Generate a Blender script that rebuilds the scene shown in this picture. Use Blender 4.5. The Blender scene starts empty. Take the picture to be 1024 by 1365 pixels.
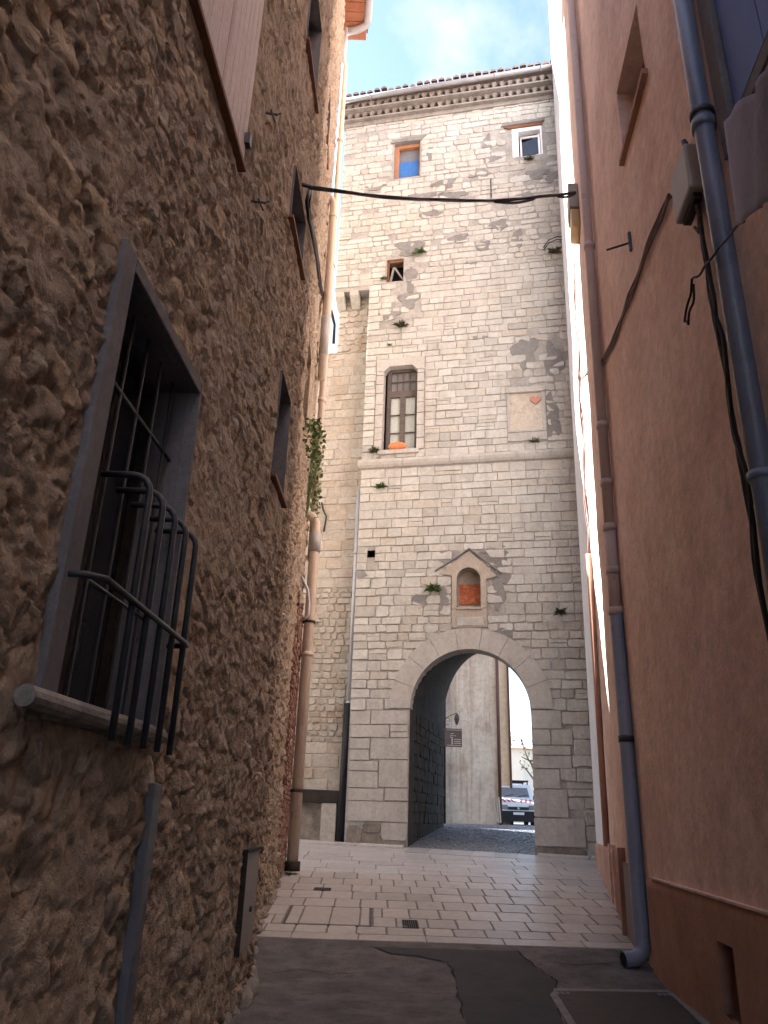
import bpy, math, random
import numpy as np
from mathutils import Vector, Matrix
random.seed(7); R = math.radians
sc = bpy.context.scene; COL = sc.collection

# ------------------------------------------------------------------ camera, sky, sun, exposure
EYE = np.array([0., 0., 1.6]); FPX = 1020.; PITCH = R(21.7); ROLL = R(1.88)
_f = np.array([0, math.cos(PITCH), math.sin(PITCH)]); _r0 = np.array([1., 0, 0]); _u0 = np.cross(_r0, _f)
_r = _r0*math.cos(ROLL)+_u0*math.sin(ROLL); _u = -_r0*math.sin(ROLL)+_u0*math.cos(ROLL)
cam = bpy.data.cameras.new('camera'); co = bpy.data.objects.new('camera', cam); COL.objects.link(co)
cam.sensor_fit = 'HORIZONTAL'; cam.sensor_width = 36; cam.lens = 36*FPX/1024; cam.clip_start = .05; cam.clip_end = 2000
M = Matrix.Identity(4)
for i in range(3):
    M[i][0] = _r[i]; M[i][1] = _u[i]; M[i][2] = -_f[i]; M[i][3] = EYE[i]
co.matrix_world = M; sc.camera = co

SUN_EL = R(31.5); SUN_DIR = Vector((-.848*math.cos(SUN_EL), .53*math.cos(SUN_EL), math.sin(SUN_EL))).normalized()
w = bpy.data.worlds.new('World'); sc.world = w; w.use_nodes = True
nt = w.node_tree; bg = nt.nodes['Background']
sky = nt.nodes.new('ShaderNodeTexSky'); sky.sky_type = 'NISHITA'; sky.sun_disc = False
sky.sun_elevation = SUN_EL; sky.sun_rotation = math.atan2(SUN_DIR.x, SUN_DIR.y); sky.air_density = 1.0; sky.dust_density = .7
tc = nt.nodes.new('ShaderNodeTexCoord'); nz = nt.nodes.new('ShaderNodeTexNoise'); nz.inputs['Scale'].default_value = 5.0
nz.inputs['Detail'].default_value = 6; nz.inputs['Roughness'].default_value = .55
rp = nt.nodes.new('ShaderNodeValToRGB'); rp.color_ramp.elements[0].position = .50; rp.color_ramp.elements[1].position = .74
mx = nt.nodes.new('ShaderNodeMix'); mx.data_type = 'RGBA'; mx.inputs['B'].default_value = (2.5, 2.55, 2.6, 1)
nt.links.new(tc.outputs['Generated'], nz.inputs['Vector']); nt.links.new(nz.outputs['Fac'], rp.inputs['Fac'])
nt.links.new(rp.outputs['Color'], mx.inputs['Factor']); nt.links.new(sky.outputs['Color'], mx.inputs['A'])
nt.links.new(mx.outputs['Result'], bg.inputs['Color']); bg.inputs['Strength'].default_value = .055
sl = bpy.data.lights.new('sun', 'SUN'); sl.energy = 5.0; sl.angle = R(.5); sl.color = (1, .965, .91)
so = bpy.data.objects.new('sun', sl); COL.objects.link(so); so.rotation_euler = SUN_DIR.to_track_quat('Z', 'Y').to_euler()
so.location = (0, 0, 60)
sc.view_settings.view_transform = 'Standard'; sc.view_settings.look = 'None'; sc.view_settings.gamma = 1
sc.view_settings.exposure = 3.25
sc.render.engine = 'CYCLES'; sc.cycles.max_bounces = 10; sc.cycles.diffuse_bounces = 7

# ------------------------------------------------------------------ plan of the place (metres; x right, y up the lane, z up)
def ray(px, py): return _f+_r*((px-512)/FPX)-_u*((py-682.5)/FPX)
YA = R(11.86); TC = np.array([2.21, 18.82, 0.]); EX = np.array([math.cos(YA), -math.sin(YA), 0]); NF = np.array([-math.sin(YA), -math.cos(YA), 0])
def TW(u, z, d=0):   # tower front: u along it, d towards the lane
    p = TC+EX*u+NF*d; return (p[0], p[1], z)
def tw(px, py, d=0):
    dr = ray(px, py); t = ((TC+NF*d-EYE)@NF)/(dr@NF); p = EYE+dr*t; return float((p-TC)@EX), float(p[2])
def zf(Y): return float(np.interp(Y, [-80, 9.3, 17.8, 24, 30, 80], [0, 0, .85, 1.35, 1.42, 1.45]))
LY = [-14, 0, 7.5, 8.4, 9.5, 10.8, 13.5, 15.6]; LX = [-1.75, -1.62, -1.155, -1.15, -1.28, -1.44, -1.56, -1.66]
RY = [-14, 0, 8.6, 10.9, 11.5, 17.5]; RX = [2.0, 2.26, 3.12, 3.36, 3.47, 4.7]
def xl(Y): return np.interp(Y, LY, LX)
def xr(Y, z): return np.interp(Y, RY, RX)+.010*(z-1)*np.clip((Y-8)/2, 0, 1)
def LW(Y, z, d=0): return (float(xl(Y))+d, Y, z)
def RW(Y, z, d=0): return (float(xr(Y, z))-d, Y, z)
def march(px, py, g):
    dr = ray(px, py); t0 = .2; v0 = g(EYE+dr*t0); t = t0
    while t < 90:
        t += .05; v = g(EYE+dr*t)
        if v*v0 < 0:
            a, b = t-.05, t
            for _ in range(30):
                m = (a+b)/2
                if g(EYE+dr*m)*v0 < 0: b = m
                else: a = m
            return EYE+dr*a
    return EYE+dr*t
def lw(px, py, d=0): p = march(px, py, lambda q: q[0]-float(xl(q[1]))-d); return float(p[1]), float(p[2])
def rw(px, py, d=0): p = march(px, py, lambda q: float(xr(q[1], q[2]))-d-q[0]); return float(p[1]), float(p[2])
def gd(px, py): p = march(px, py, lambda q: q[2]-zf(q[1])); return float(p[0]), float(p[1])
def G(x, Y, d=0): return (x, Y, zf(Y)+d)

# ------------------------------------------------------------------ noise
def _h(ix, iy, s):
    n = (ix.astype(np.int64)*374761393+iy.astype(np.int64)*668265263+s*982451653) & 0x7fffffff
    n = ((n ^ (n >> 13))*1274126177) & 0x7fffffff
    return ((n ^ (n >> 16)) & 0xffff)/65535.
def vnoise(x, y, s=0):
    ix = np.floor(x); iy = np.floor(y); fx = x-ix; fy = y-iy; fx = fx*fx*(3-2*fx); fy = fy*fy*(3-2*fy)
    a = _h(ix, iy, s); b = _h(ix+1, iy, s); c = _h(ix, iy+1, s); d = _h(ix+1, iy+1, s)
    return (a*(1-fx)+b*fx)*(1-fy)+(c*(1-fx)+d*fx)*fy
def fbm(x, y, s=0, o=4):
    v = 0; a = .5
    for i in range(o): v = v+a*vnoise(x*2**i, y*2**i, s+i*17); a *= .5
    return v
def rubble(Yv, Zv, cw=.30, ch=.21, s=3):
    """distance-to-edge, per-stone random numbers and offsets from the stone's centre"""
    # warp the lattice so that courses wander
    Yw = Yv+.10*(fbm(Yv*2, Zv*2, s+50, 3)-.5); Zw = Zv+.10*(fbm(Yv*1.7, Zv*2.3, s+60, 3)-.5)
    gy = Yw/cw; gz = Zw/ch; iy = np.floor(gy); iz = np.floor(gz)
    f1 = np.full(Yv.shape, 9.); f2 = f1.copy(); rid = np.zeros(Yv.shape); ox = np.zeros(Yv.shape); oz = ox.copy()
    for a in (-1, 0, 1):
        for b in (-1, 0, 1):
            cy = iy+a; cz = iz+b; sh = .5*(np.mod(cz, 2))
            px_ = cy+sh+.12+.76*_h(cy, cz, s); pz_ = cz+.2+.6*_h(cy, cz, s+1); big = .75+.6*_h(cy, cz, s+2)
            dx = gy-px_; dz = gz-pz_; d = np.sqrt(dx*dx+dz*dz*1.1)/big
            r = _h(cy, cz, s+5); n1 = d < f1
            f2 = np.where(n1, f1, np.minimum(f2, d)); rid = np.where(n1, r, rid); ox = np.where(n1, dx, ox); oz = np.where(n1, dz, oz); f1 = np.where(n1, d, f1)
    return f2-f1, rid, ox, oz
def sst(a, b, x): t = np.clip((x-a)/(b-a), 0, 1); return t*t*(3-2*t)

# ------------------------------------------------------------------ materials
def mat(name, stops, scale=3., rough=.85, bump=.3, bscale=30., tone=None, joint=None, spec=.25, metal=0, detail=6, streak=None, stretch=None, spots=None):
    """noise between colour stops; tone = per-stone colour stops read from attribute 'tone'; joint = mortar colour mixed by attribute 'joint'"""
    m = bpy.data.materials.new(name); m.use_nodes = True; t = m.node_tree; L = t.links.new; N = t.nodes.new
    bs = t.nodes['Principled BSDF']; bs.inputs['Roughness'].default_value = rough; bs.inputs['Metallic'].default_value = metal
    bs.inputs['Specular IOR Level'].default_value = spec
    c = N('ShaderNodeTexCoord'); vec = c.outputs['Object']
    if stretch:
        mp = N('ShaderNodeMapping'); mp.inputs['Scale'].default_value = stretch; L(vec, mp.inputs['Vector']); vec = mp.outputs['Vector']
    n = N('ShaderNodeTexNoise'); n.inputs['Scale'].default_value = scale; n.inputs['Detail'].default_value = detail; n.inputs['Roughness'].default_value = .62
    L(vec, n.inputs['Vector'])
    def ramp(st, fac):
        r = N('ShaderNodeValToRGB'); e = r.color_ramp.elements
        lo, hi = .28, .72
        for i, s in enumerate(st):
            p = lo+(hi-lo)*i/max(1, len(st)-1)
            if i < 2: el = e[i]; el.position = p
            else: el = e.new(p)
            el.color = (*s, 1)
        if len(st) == 1: e[1].color = (*st[0], 1)
        L(fac, r.inputs['Fac']); return r
    col = ramp(stops, n.outputs['Fac']).outputs['Color']
    def mix(a, b, fac, mode='MIX'):
        x = N('ShaderNodeMix'); x.data_type = 'RGBA'; x.blend_type = mode
        if isinstance(fac, float): x.inputs['Factor'].default_value = fac
        else: L(fac, x.inputs['Factor'])
        L(a, x.inputs['A'])
        if isinstance(b, tuple): x.inputs['B'].default_value = (*b, 1)
        else: L(b, x.inputs['B'])
        return x.outputs['Result']
    if tone:
        at = N('ShaderNodeAttribute'); at.attribute_name = 'tone'
        tr = N('ShaderNodeMapRange'); tr.inputs['To Min'].default_value = .28; tr.inputs['To Max'].default_value = .72; L(at.outputs['Fac'], tr.inputs['Value'])
        tcx = ramp(tone, tr.outputs['Result']).outputs['Color']; col = mix(col, tcx, .55)
    if spots:
        n3 = N('ShaderNodeTexNoise'); n3.inputs['Scale'].default_value = spots[1]; n3.inputs['Detail'].default_value = 8; n3.inputs['Roughness'].default_value = .7; L(c.outputs['Object'], n3.inputs['Vector'])
        mr = N('ShaderNodeMapRange'); mr.inputs['From Min'].default_value = spots[2]; mr.inputs['From Max'].default_value = spots[2]+.12; L(n3.outputs['Fac'], mr.inputs['Value'])
        ml = N('ShaderNodeMath'); ml.operation = 'MULTIPLY'; ml.inputs[1].default_value = spots[3]; L(mr.outputs['Result'], ml.inputs[0])
        col = mix(col, spots[0], ml.outputs['Value'])
    if streak:
        mp2 = N('ShaderNodeMapping'); mp2.inputs['Scale'].default_value = (3, 3, .22); L(c.outputs['Object'], mp2.inputs['Vector'])
        n4 = N('ShaderNodeTexNoise'); n4.inputs['Scale'].default_value = 2.; n4.inputs['Detail'].default_value = 7; L(mp2.outputs['Vector'], n4.inputs['Vector'])
        mr = N('ShaderNodeMapRange'); mr.inputs['From Min'].default_value = .5; mr.inputs['From Max'].default_value = .75; mr.inputs['To Max'].default_value = streak[1]; L(n4.outputs['Fac'], mr.inputs['Value'])
        col = mix(col, streak[0], mr.outputs['Result'])
    if joint:
        aj = N('ShaderNodeAttribute'); aj.attribute_name = 'joint'; col = mix(col, joint, aj.outputs['Fac'])
    n2 = N('ShaderNodeTexNoise'); n2.inputs['Scale'].default_value = bscale*3; n2.inputs['Detail'].default_value = 8; L(c.outputs['Object'], n2.inputs['Vector'])
    mr2 = N('ShaderNodeMapRange'); mr2.inputs['To Min'].default_value = .78; mr2.inputs['To Max'].default_value = 1.22; L(n2.outputs['Fac'], mr2.inputs['Value'])
    cb = N('ShaderNodeCombineColor'); [L(mr2.outputs['Result'], cb.inputs[i]) for i in range(3)]
    col = mix(col, cb.outputs['Color'], .7, 'MULTIPLY')
    if bump >= .2:
        n7 = N('ShaderNodeTexNoise'); n7.inputs['Scale'].default_value = bscale*.55; n7.inputs['Detail'].default_value = 5; n7.inputs['Roughness'].default_value = .7; L(c.outputs['Object'], n7.inputs['Vector'])
        m7 = N('ShaderNodeMapRange'); m7.inputs['From Min'].default_value = .3; m7.inputs['From Max'].default_value = .7; m7.inputs['To Min'].default_value = .74; m7.inputs['To Max'].default_value = 1.22; L(n7.outputs['Fac'], m7.inputs['Value'])
        c7 = N('ShaderNodeCombineColor'); [L(m7.outputs['Result'], c7.inputs[i]) for i in range(3)]
        col = mix(col, c7.outputs['Color'], min(1., .45+bump*.5), 'MULTIPLY')
    L(col, bs.inputs['Base Color'])
    if bump:
        b = N('ShaderNodeBump'); b.inputs['Strength'].default_value = bump; b.inputs['Distance'].default_value = .03
        n5 = N('ShaderNodeTexNoise'); n5.inputs['Scale'].default_value = bscale; n5.inputs['Detail'].default_value = 9; n5.inputs['Roughness'].default_value = .65; L(c.outputs['Object'], n5.inputs['Vector'])
        L(n5.outputs['Fac'], b.inputs['Height']); L(b.outputs['Normal'], bs.inputs['Normal'])
    return m
def glass(name, col, rough=.08):
    m = mat(name, [col, tuple(min(1, c*1.3) for c in col)], 2, rough, 0.05, 4, spec=.6); return m

m_left = mat('rubble_stone', [(.15, .116, .094), (.275, .212, .16), (.36, .278, .203), (.41, .345, .285)], 4.5, .92, 1.0, 20,
             tone=[(.14, .112, .097), (.37, .295, .228), (.265, .228, .205), (.43, .318, .20), (.22, .168, .132), (.40, .342, .285)], joint=(.37, .292, .223), spots=((.13, .105, .09), .9, .56, .45))
m_tower = mat('pale_limestone', [(.36, .345, .318), (.435, .425, .395), (.495, .485, .46)], 3.2, .9, .5, 22,
              tone=[(.32, .305, .28), (.50, .488, .458), (.425, .41, .38), (.54, .53, .505), (.44, .39, .325)], spots=((.30, .28, .255), 1.2, .57, .5), streak=((.29, .27, .245), .45))
m_smooth = mat('dressed_stone', [(.36, .345, .32), (.42, .40, .375), (.465, .445, .42)], 2.2, .85, .3, 22, spots=((.33, .295, .25), 2, .58, .6), streak=((.32, .29, .255), .5))
m_mortar = mat('grey_mortar', [(.25, .24, .225), (.34, .325, .305), (.41, .395, .375)], 2.6, .95, .7, 25)
m_grey = mat('cement_render', [(.16, .155, .152), (.21, .204, .198), (.26, .252, .245)], 1.8, .95, .5, 18, spots=((.34, .32, .295), 5, .62, .5))
m_adj = mat('weathered_stone', [(.29, .26, .225), (.38, .35, .31), (.45, .42, .38)], 2.4, .93, .6, 24,
            tone=[(.29, .25, .205), (.44, .41, .37), (.38, .355, .325), (.40, .33, .25)], spots=((.30, .20, .115), .9, .55, .7))
m_dirt = mat('dirty_stone', [(.13, .115, .10), (.22, .195, .17), (.30, .26, .215)], 4, .95, .8, 22)
m_plaster = mat('terracotta_plaster', [(.56, .385, .32), (.69, .505, .43), (.76, .60, .525)], .75, .9, .45, 12, streak=((.50, .34, .28), .25), spots=((.52, .355, .295), 1.6, .55, .6))
m_pale = mat('pale_lilac_render', [(.50, .47, .47), (.56, .53, .53), (.60, .575, .57)], 1.4, .9, .25, 30)
m_plinth = mat('dark_terracotta', [(.29, .16, .115), (.37, .21, .155), (.43, .26, .195)], 1.5, .88, .25, 30, spots=((.17, .09, .065), 3, .6, .5))
m_surround = mat('grey_plaster', [(.12, .118, .13), (.165, .162, .175)], 3, .9, .3, 30)
m_dark = mat('dark_interior', [(.012, .011, .012), (.02, .018, .018)], 3, .9, .1, 20)
m_vent = mat('dim_recess', [(.09, .055, .045), (.13, .08, .065)], 3, .9, .3, 20)
m_iron = mat('black_iron', [(.016, .017, .024), (.03, .03, .036)], 8, .5, .3, 60, spec=.5, spots=((.10, .045, .02), 9, .62, .6))
m_sill = mat('pale_sill', [(.17, .16, .15), (.30, .285, .265)], 9, .8, .5, 30, spots=((.09, .085, .08), 7, .56, .6))
m_wood = mat('weathered_board', [(.48, .40, .385), (.58, .50, .475)], 3, .7, .25, 40, stretch=(6, 6, .5))
m_brown = mat('brown_timber', [(.13, .055, .03), (.21, .095, .05)], 4, .7, .3, 40)
m_orangew = mat('orange_timber', [(.33, .16, .085), (.42, .21, .12)], 5, .6, .2, 40)
m_grayw = mat('old_oak', [(.075, .06, .055), (.14, .12, .11)], 4, .85, .5, 40, stretch=(1, 1, 8))
m_beam = mat('dark_beam', [(.02, .017, .015), (.05, .04, .034)], 5, .9, .6, 30)
m_brick = mat('red_brick', [(.17, .085, .06), (.25, .135, .10), (.31, .19, .145)], 6, .9, .5, 30, joint=(.33, .27, .21))
m_tile = mat('clay_tile', [(.17, .12, .10), (.24, .165, .13), (.29, .215, .175)], 5, .9, .4, 30, spots=((.22, .21, .19), 4, .52, .7))
m_soffit = mat('orange_soffit_tile', [(.30, .11, .06), (.40, .17, .10)], 4, .8, .3, 20)
m_zinc = mat('zinc', [(.36, .36, .38), (.48, .48, .50)], 3, .45, .1, 30, spec=.5, metal=.3)
m_zincd = mat('dull_zinc', [(.24, .24, .26), (.33, .33, .35)], 3, .6, .1, 30, spec=.4, metal=.2)
m_beige = mat('beige_pipe', [(.50, .41, .325), (.58, .49, .40)], 2, .6, .15, 14, spec=.3, spots=((.33, .25, .19), 3, .57, .6), streak=((.41, .32, .25), .5))
m_blue = mat('slate_blue_pipe', [(.19, .22, .31), (.25, .28, .37)], 2, .42, .1, 20, spec=.5, spots=((.09, .10, .14), 4, .58, .6))
m_navy = mat('navy_pipe', [(.10, .125, .20), (.15, .175, .26)], 2, .38, .15, 12, spec=.5, spots=((.07, .08, .11), 3, .56, .7), streak=((.21, .22, .25), .5))
m_mauve = mat('mauve_painted_pipe', [(.43, .34, .325), (.51, .415, .395)], 2, .6, .1, 20, spots=((.15, .12, .12), 4, .58, .5))
m_cable = mat('black_cable', [(.018, .017, .02), (.032, .03, .034)], 6, .55, .2, 40)
m_rcable = mat('brown_cable', [(.11, .06, .05), (.17, .10, .085)], 6, .6, .2, 40)
m_box = mat('grey_plastic', [(.30, .285, .27), (.38, .36, .34)], 3, .5, .1, 20, spots=((.2, .19, .18), 5, .6, .5))
m_yellow = mat('yellowed_plastic', [(.50, .38, .2), (.6, .46, .26)], 3, .5, .1, 20)
m_asph = mat('asphalt', [(.10, .096, .098), (.15, .142, .142), (.22, .205, .20)], 2.2, .9, .9, 70, spots=((.22, .205, .195), 38, .66, .6), streak=((.06, .056, .056), .6))
m_crack = mat('crack_dirt', [(.02, .019, .018), (.035, .033, .03)], 9, .95, .4, 60)
m_asph2 = mat('asphalt_patch', [(.055, .055, .061), (.08, .08, .086)], 3, .85, .8, 80, spots=((.10, .095, .09), 45, .70, .5))
m_pave = mat('paving_stone', [(.30, .285, .27), (.39, .372, .35), (.46, .44, .415)], 3, .42, .25, 18, tone=[(.27, .25, .245), (.44, .415, .40), (.37, .335, .325), (.50, .475, .46)], spec=.45, spots=((.22, .20, .19), 1.4, .56, .55))
m_pjoint = mat('paving_joint', [(.16, .15, .138), (.23, .215, .197)], 6, .9, .4, 40)
m_cob = mat('blue_cobbles', [(.10, .105, .12), (.15, .155, .17)], 4, .5, .4, 30, tone=[(.09, .095, .11), (.16, .165, .18)], spec=.5)
m_ground = mat('earth', [(.12, .105, .09), (.18, .16, .14)], 2, .95, .4, 20)
m_leaf = mat('leaf_green', [(.035, .065, .018), (.075, .12, .032)], 7, .7, .1, 20, tone=[(.05, .08, .025), (.11, .165, .05), (.16, .20, .08)])
m_dry = mat('dry_weed', [(.05, .055, .025), (.10, .095, .05)], 7, .8, .1, 20)
m_white = mat('white_paint', [(.72, .73, .76), (.80, .81, .83)], 3, .5, .05, 20, spec=.4)
m_carw = mat('white_car_paint', [(.66, .68, .74), (.70, .72, .77)], 3, .3, .0, 20, spec=.5)
m_black = mat('black_plastic', [(.014, .014, .017), (.022, .022, .026)], 5, .5, .1, 40)
m_red = mat('red_marking', [(.45, .05, .06), (.55, .08, .08)], 5, .5, .05, 20)
m_rust = mat('old_red_paint', [(.30, .06, .03), (.42, .12, .055), (.50, .28, .16)], 9, .85, .4, 30, spots=((.62, .50, .36), 11, .56, .7))
m_corn = mat('sooty_mortar', [(.19, .175, .165), (.26, .24, .225), (.31, .29, .27)], 3, .95, .6, 22, spots=((.13, .12, .115), 2, .55, .6))
m_corn2 = mat('weathered_cornice_tile', [(.15, .125, .115), (.21, .175, .16), (.27, .23, .21)], 5, .95, .6, 22)
m_niche = mat('ochre_render', [(.33, .285, .24), (.41, .36, .31)], 6, .9, .3, 30)
m_plaque = mat('carved_plaque', [(.47, .42, .35), (.53, .475, .41)], 6, .85, .5, 30, spots=((.52, .48, .44), 6, .55, .6))
m_heart = mat('faded_red', [(.42, .20, .15), (.50, .28, .22)], 8, .9, .2, 30)
m_lace = mat('lace_curtain', [(.33, .38, .36), (.50, .54, .52)], 26, .6, .2, 60, spec=.6)
m_gblue = glass('blue_window_glass', (.04, .13, .36), .12)
m_gdark = glass('dark_window_glass', (.035, .04, .05), .08)
m_ggrey = glass('grey_window_glass', (.14, .14, .15), .12)
m_pot = mat('terracotta_pot', [(.55, .17, .07), (.66, .24, .11)], 6, .8, .2, 30)
m_sign = mat('brown_sign', [(.085, .06, .058), (.11, .08, .076)], 4, .6, .1, 20)
m_signw = mat('pale_lettering', [(.38, .33, .32), (.44, .40, .38)], 4, .6, .05, 20)
m_farw = mat('stained_grey_render', [(.46, .375, .32), (.58, .49, .425), (.66, .57, .50)], 1.6, .93, .4, 10, streak=((.34, .235, .19), .8), spots=((.40, .29, .24), .9, .55, .6))
m_tan = mat('tan_render', [(.60, .44, .30), (.68, .52, .37)], 1.4, .9, .2, 12, streak=((.40, .27, .17), .4))
m_maroon = mat('maroon_pipe', [(.10, .05, .045), (.14, .07, .065)], 3, .5, .05, 20)
m_cream = mat('cream_render', [(.62, .57, .50), (.70, .65, .58)], 1, .9, .1, 8)
m_bark = mat('bark', [(.07, .055, .045), (.13, .105, .085)], 8, .95, .5, 30)
m_cloth = mat('mauve_cloth', [(.22, .21, .30), (.30, .285, .38)], 3, .85, .2, 60)
m_bluesh = mat('blue_shutter', [(.075, .14, .38), (.10, .18, .46)], 2, .6, .1, 30)
m_conc = mat('concrete', [(.16, .158, .16), (.24, .235, .235)], 5, .9, .4, 40)
m_castiron = mat('cast_iron', [(.04, .036, .036), (.065, .058, .056)], 8, .7, .4, 60)
m_grdoor = mat('grey_painted_metal', [(.19, .165, .155), (.25, .22, .205)], 2.5, .6, .15, 30, spots=((.14, .115, .105), 5, .6, .6))
m_strip = mat('bluish_trunking', [(.085, .09, .11), (.115, .12, .14)], 3, .55, .15, 30)

# ------------------------------------------------------------------ object helpers
def tag(o, label=None, cat=None, group=None, kind=None):
    for k, v in (('label', label), ('category', cat), ('group', group), ('kind', kind)):
        if v: o[k] = v
    return o
def thing(name, label, cat, loc=(0, 0, 0), group=None):
    o = bpy.data.objects.new(name, None); COL.objects.link(o); o.location = loc; o.empty_display_size = .2
    return tag(o, label, cat, group)
class MB:
    def __init__(s): s.v = []; s.f = []; s.tone = []; s.joint = []; s.ct = .5; s.cj = 0.
    def add(s, vs, fs):
        b = len(s.v); s.v += [tuple(p) for p in vs]; s.f += [tuple(b+i for i in q) for q in fs]
        s.tone += [s.ct]*len(vs); s.joint += [s.cj]*len(vs)
    def cub(s, mp, a0, a1, b0, b1, d0, d1):
        vs = [mp(a, b, d) for d in (d0, d1) for b in (b0, b1) for a in (a0, a1)]
        s.add(vs, [(0, 1, 3, 2), (4, 6, 7, 5), (0, 4, 5, 1), (2, 3, 7, 6), (0, 2, 6, 4), (1, 5, 7, 3)])
    def box(s, c, size, ax=None):
        ax = ax or ((1, 0, 0), (0, 1, 0), (0, 0, 1)); c = Vector(c); A = [Vector(a)*h/2 for a, h in zip(ax, size)]
        vs = [c+A[0]*i+A[1]*j+A[2]*k for k in (-1, 1) for j in (-1, 1) for i in (-1, 1)]
        s.add(vs, [(0, 2, 3, 1), (4, 5, 7, 6), (0, 1, 5, 4), (2, 6, 7, 3), (0, 4, 6, 2), (1, 3, 7, 5)])
    def tube(s, pts, r, n=10, cap=True):
        pts = [Vector(p) for p in pts]; rs = r if isinstance(r, (list, tuple)) else [r]*len(pts); rings = []
        up = Vector((.13, .31, .94)); t0 = (pts[1]-pts[0]).normalized(); X = t0.cross(up)
        if X.length < .2: X = t0.cross(Vector((1, 0, 0)))
        X.normalize()
        for i, p in enumerate(pts):
            t = (pts[min(i+1, len(pts)-1)]-pts[max(i-1, 0)]).normalized(); X = (X-t*X.dot(t)).normalized(); Yv = t.cross(X)
            rings.append([p+(X*math.cos(a)+Yv*math.sin(a))*rs[i] for a in [2*math.pi*k/n for k in range(n)]])
        vs = [p for q in rings for p in q]; fs = []
        for i in range(len(rings)-1):
            for k in range(n): fs.append((i*n+k, i*n+(k+1) % n, (i+1)*n+(k+1) % n, (i+1)*n+k))
        if cap: fs += [tuple(range(n))[::-1], tuple(range((len(rings)-1)*n, len(rings)*n))]
        s.add(vs, fs)
    def prism(s, mp, poly, d0, d1):
        n = len(poly); vs = [mp(a, b, d0) for a, b in poly]+[mp(a, b, d1) for a, b in poly]
        s.add(vs, [tuple(range(n))[::-1], tuple(range(n, 2*n))]+[(i, (i+1) % n, n+(i+1) % n, n+i) for i in range(n)])
    def stone(s, mp, a0, a1, b0, b1, dep, jit=.006, rnd=.16, back=-.02, inset=.012, tilt=.008):
        """one dressed or rough stone: uneven rounded outline, arrises knocked off, slightly tilted face"""
        w_, h_ = a1-a0, b1-b0; ca, cb = (a0+a1)/2, (b0+b1)/2; c = min(w_, h_)*rnd
        o = []
        for (sx, sz) in ((-1, -1), (1, -1), (1, 1), (-1, 1)):
            k1 = (sx*(w_/2-c*random.uniform(.5, 1.3)), sz*h_/2); k2 = (sx*w_/2, sz*(h_/2-c*random.uniform(.5, 1.3)))
            o += [k2, k1] if sx*sz > 0 else [k1, k2]
        q = []
        for i in range(8):
            x0, z0 = o[i]; x1, z1 = o[(i+1) % 8]; q.append((x0, z0))
            if math.hypot(x1-x0, z1-z0) > .14: q.append(((x0+x1)/2+random.uniform(-jit, jit), (z0+z1)/2+random.uniform(-jit, jit)))
        q = [(x+random.uniform(-jit, jit), z+random.uniform(-jit, jit)) for x, z in q]; n = len(q)
        ta = random.uniform(-tilt, tilt)/max(w_, .1)*2; tb = random.uniform(-tilt, tilt)/max(h_, .1)*2; dd = dep*random.uniform(.75, 1.2)
        def ring(k, d, tl):
            r = []
            for x, z in q:
                f = 1-k/max(.03, math.hypot(x, z)); r.append(mp(ca+x*f, cb+z*f, d+tl*(x*ta+z*tb)))
            return r
        vs = ring(0, back, 0)+ring(inset*.25, dd*.55, 1)+ring(inset, dd, 1); fs = []
        for i in range(2):
            for k in range(n): fs.append((i*n+k, i*n+(k+1) % n, (i+1)*n+(k+1) % n, (i+1)*n+k))
        # face with a centre point pushed in or out
        cen = mp(ca+random.uniform(-.15, .15)*w_, cb+random.uniform(-.15, .15)*h_, dd+random.uniform(-.3, .6)*tilt)
        vs.append(cen); fs += [(2*n+k, 2*n+(k+1) % n, 3*n) for k in range(n)]
        s.ct = random.random(); s.add(vs, fs)
    def build(s, name, m, parent=None, smooth=False, bevel=0):
        return mk(name, s.v, s.f, m, parent, s.tone, s.joint, smooth, bevel)
def wloc(o):
    p = Vector(o.location)
    while o.parent: break
    return p
def mk(name, v, f, m, parent=None, tone=None, joint=None, smooth=False, bevel=0):
    me = bpy.data.meshes.new(name)
    if isinstance(v, np.ndarray):
        me.vertices.add(len(v)); me.vertices.foreach_set('co', v.astype(np.float32).ravel())
        me.loops.add(f.size); me.loops.foreach_set('vertex_index', f.astype(np.int32).ravel())
        me.polygons.add(len(f)); me.polygons.foreach_set('loop_start', np.arange(0, f.size, f.shape[1], dtype=np.int32))
        me.update(calc_edges=True); me.validate()
    else: me.from_pydata(v, [], f); me.update()
    for nm, a in (('tone', tone), ('joint', joint)):
        if a is not None and len(a):
            at = me.attributes.new(nm, 'FLOAT', 'POINT'); at.data.foreach_set('value', np.asarray(a, dtype=np.float32))
    if smooth: me.polygons.foreach_set('use_smooth', [True]*len(me.polygons))
    me.materials.append(m); o = bpy.data.objects.new(name, me); COL.objects.link(o)
    if parent:
        o.parent = parent
        if parent.type == 'EMPTY': o.matrix_parent_inverse = Matrix.Translation(-Vector(parent.location))
    if bevel:
        b = o.modifiers.new('bevel', 'BEVEL'); b.width = bevel; b.segments = 2; b.limit_method = 'ANGLE'
    return o
def structure(o): o['kind'] = 'structure'; return o
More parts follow.
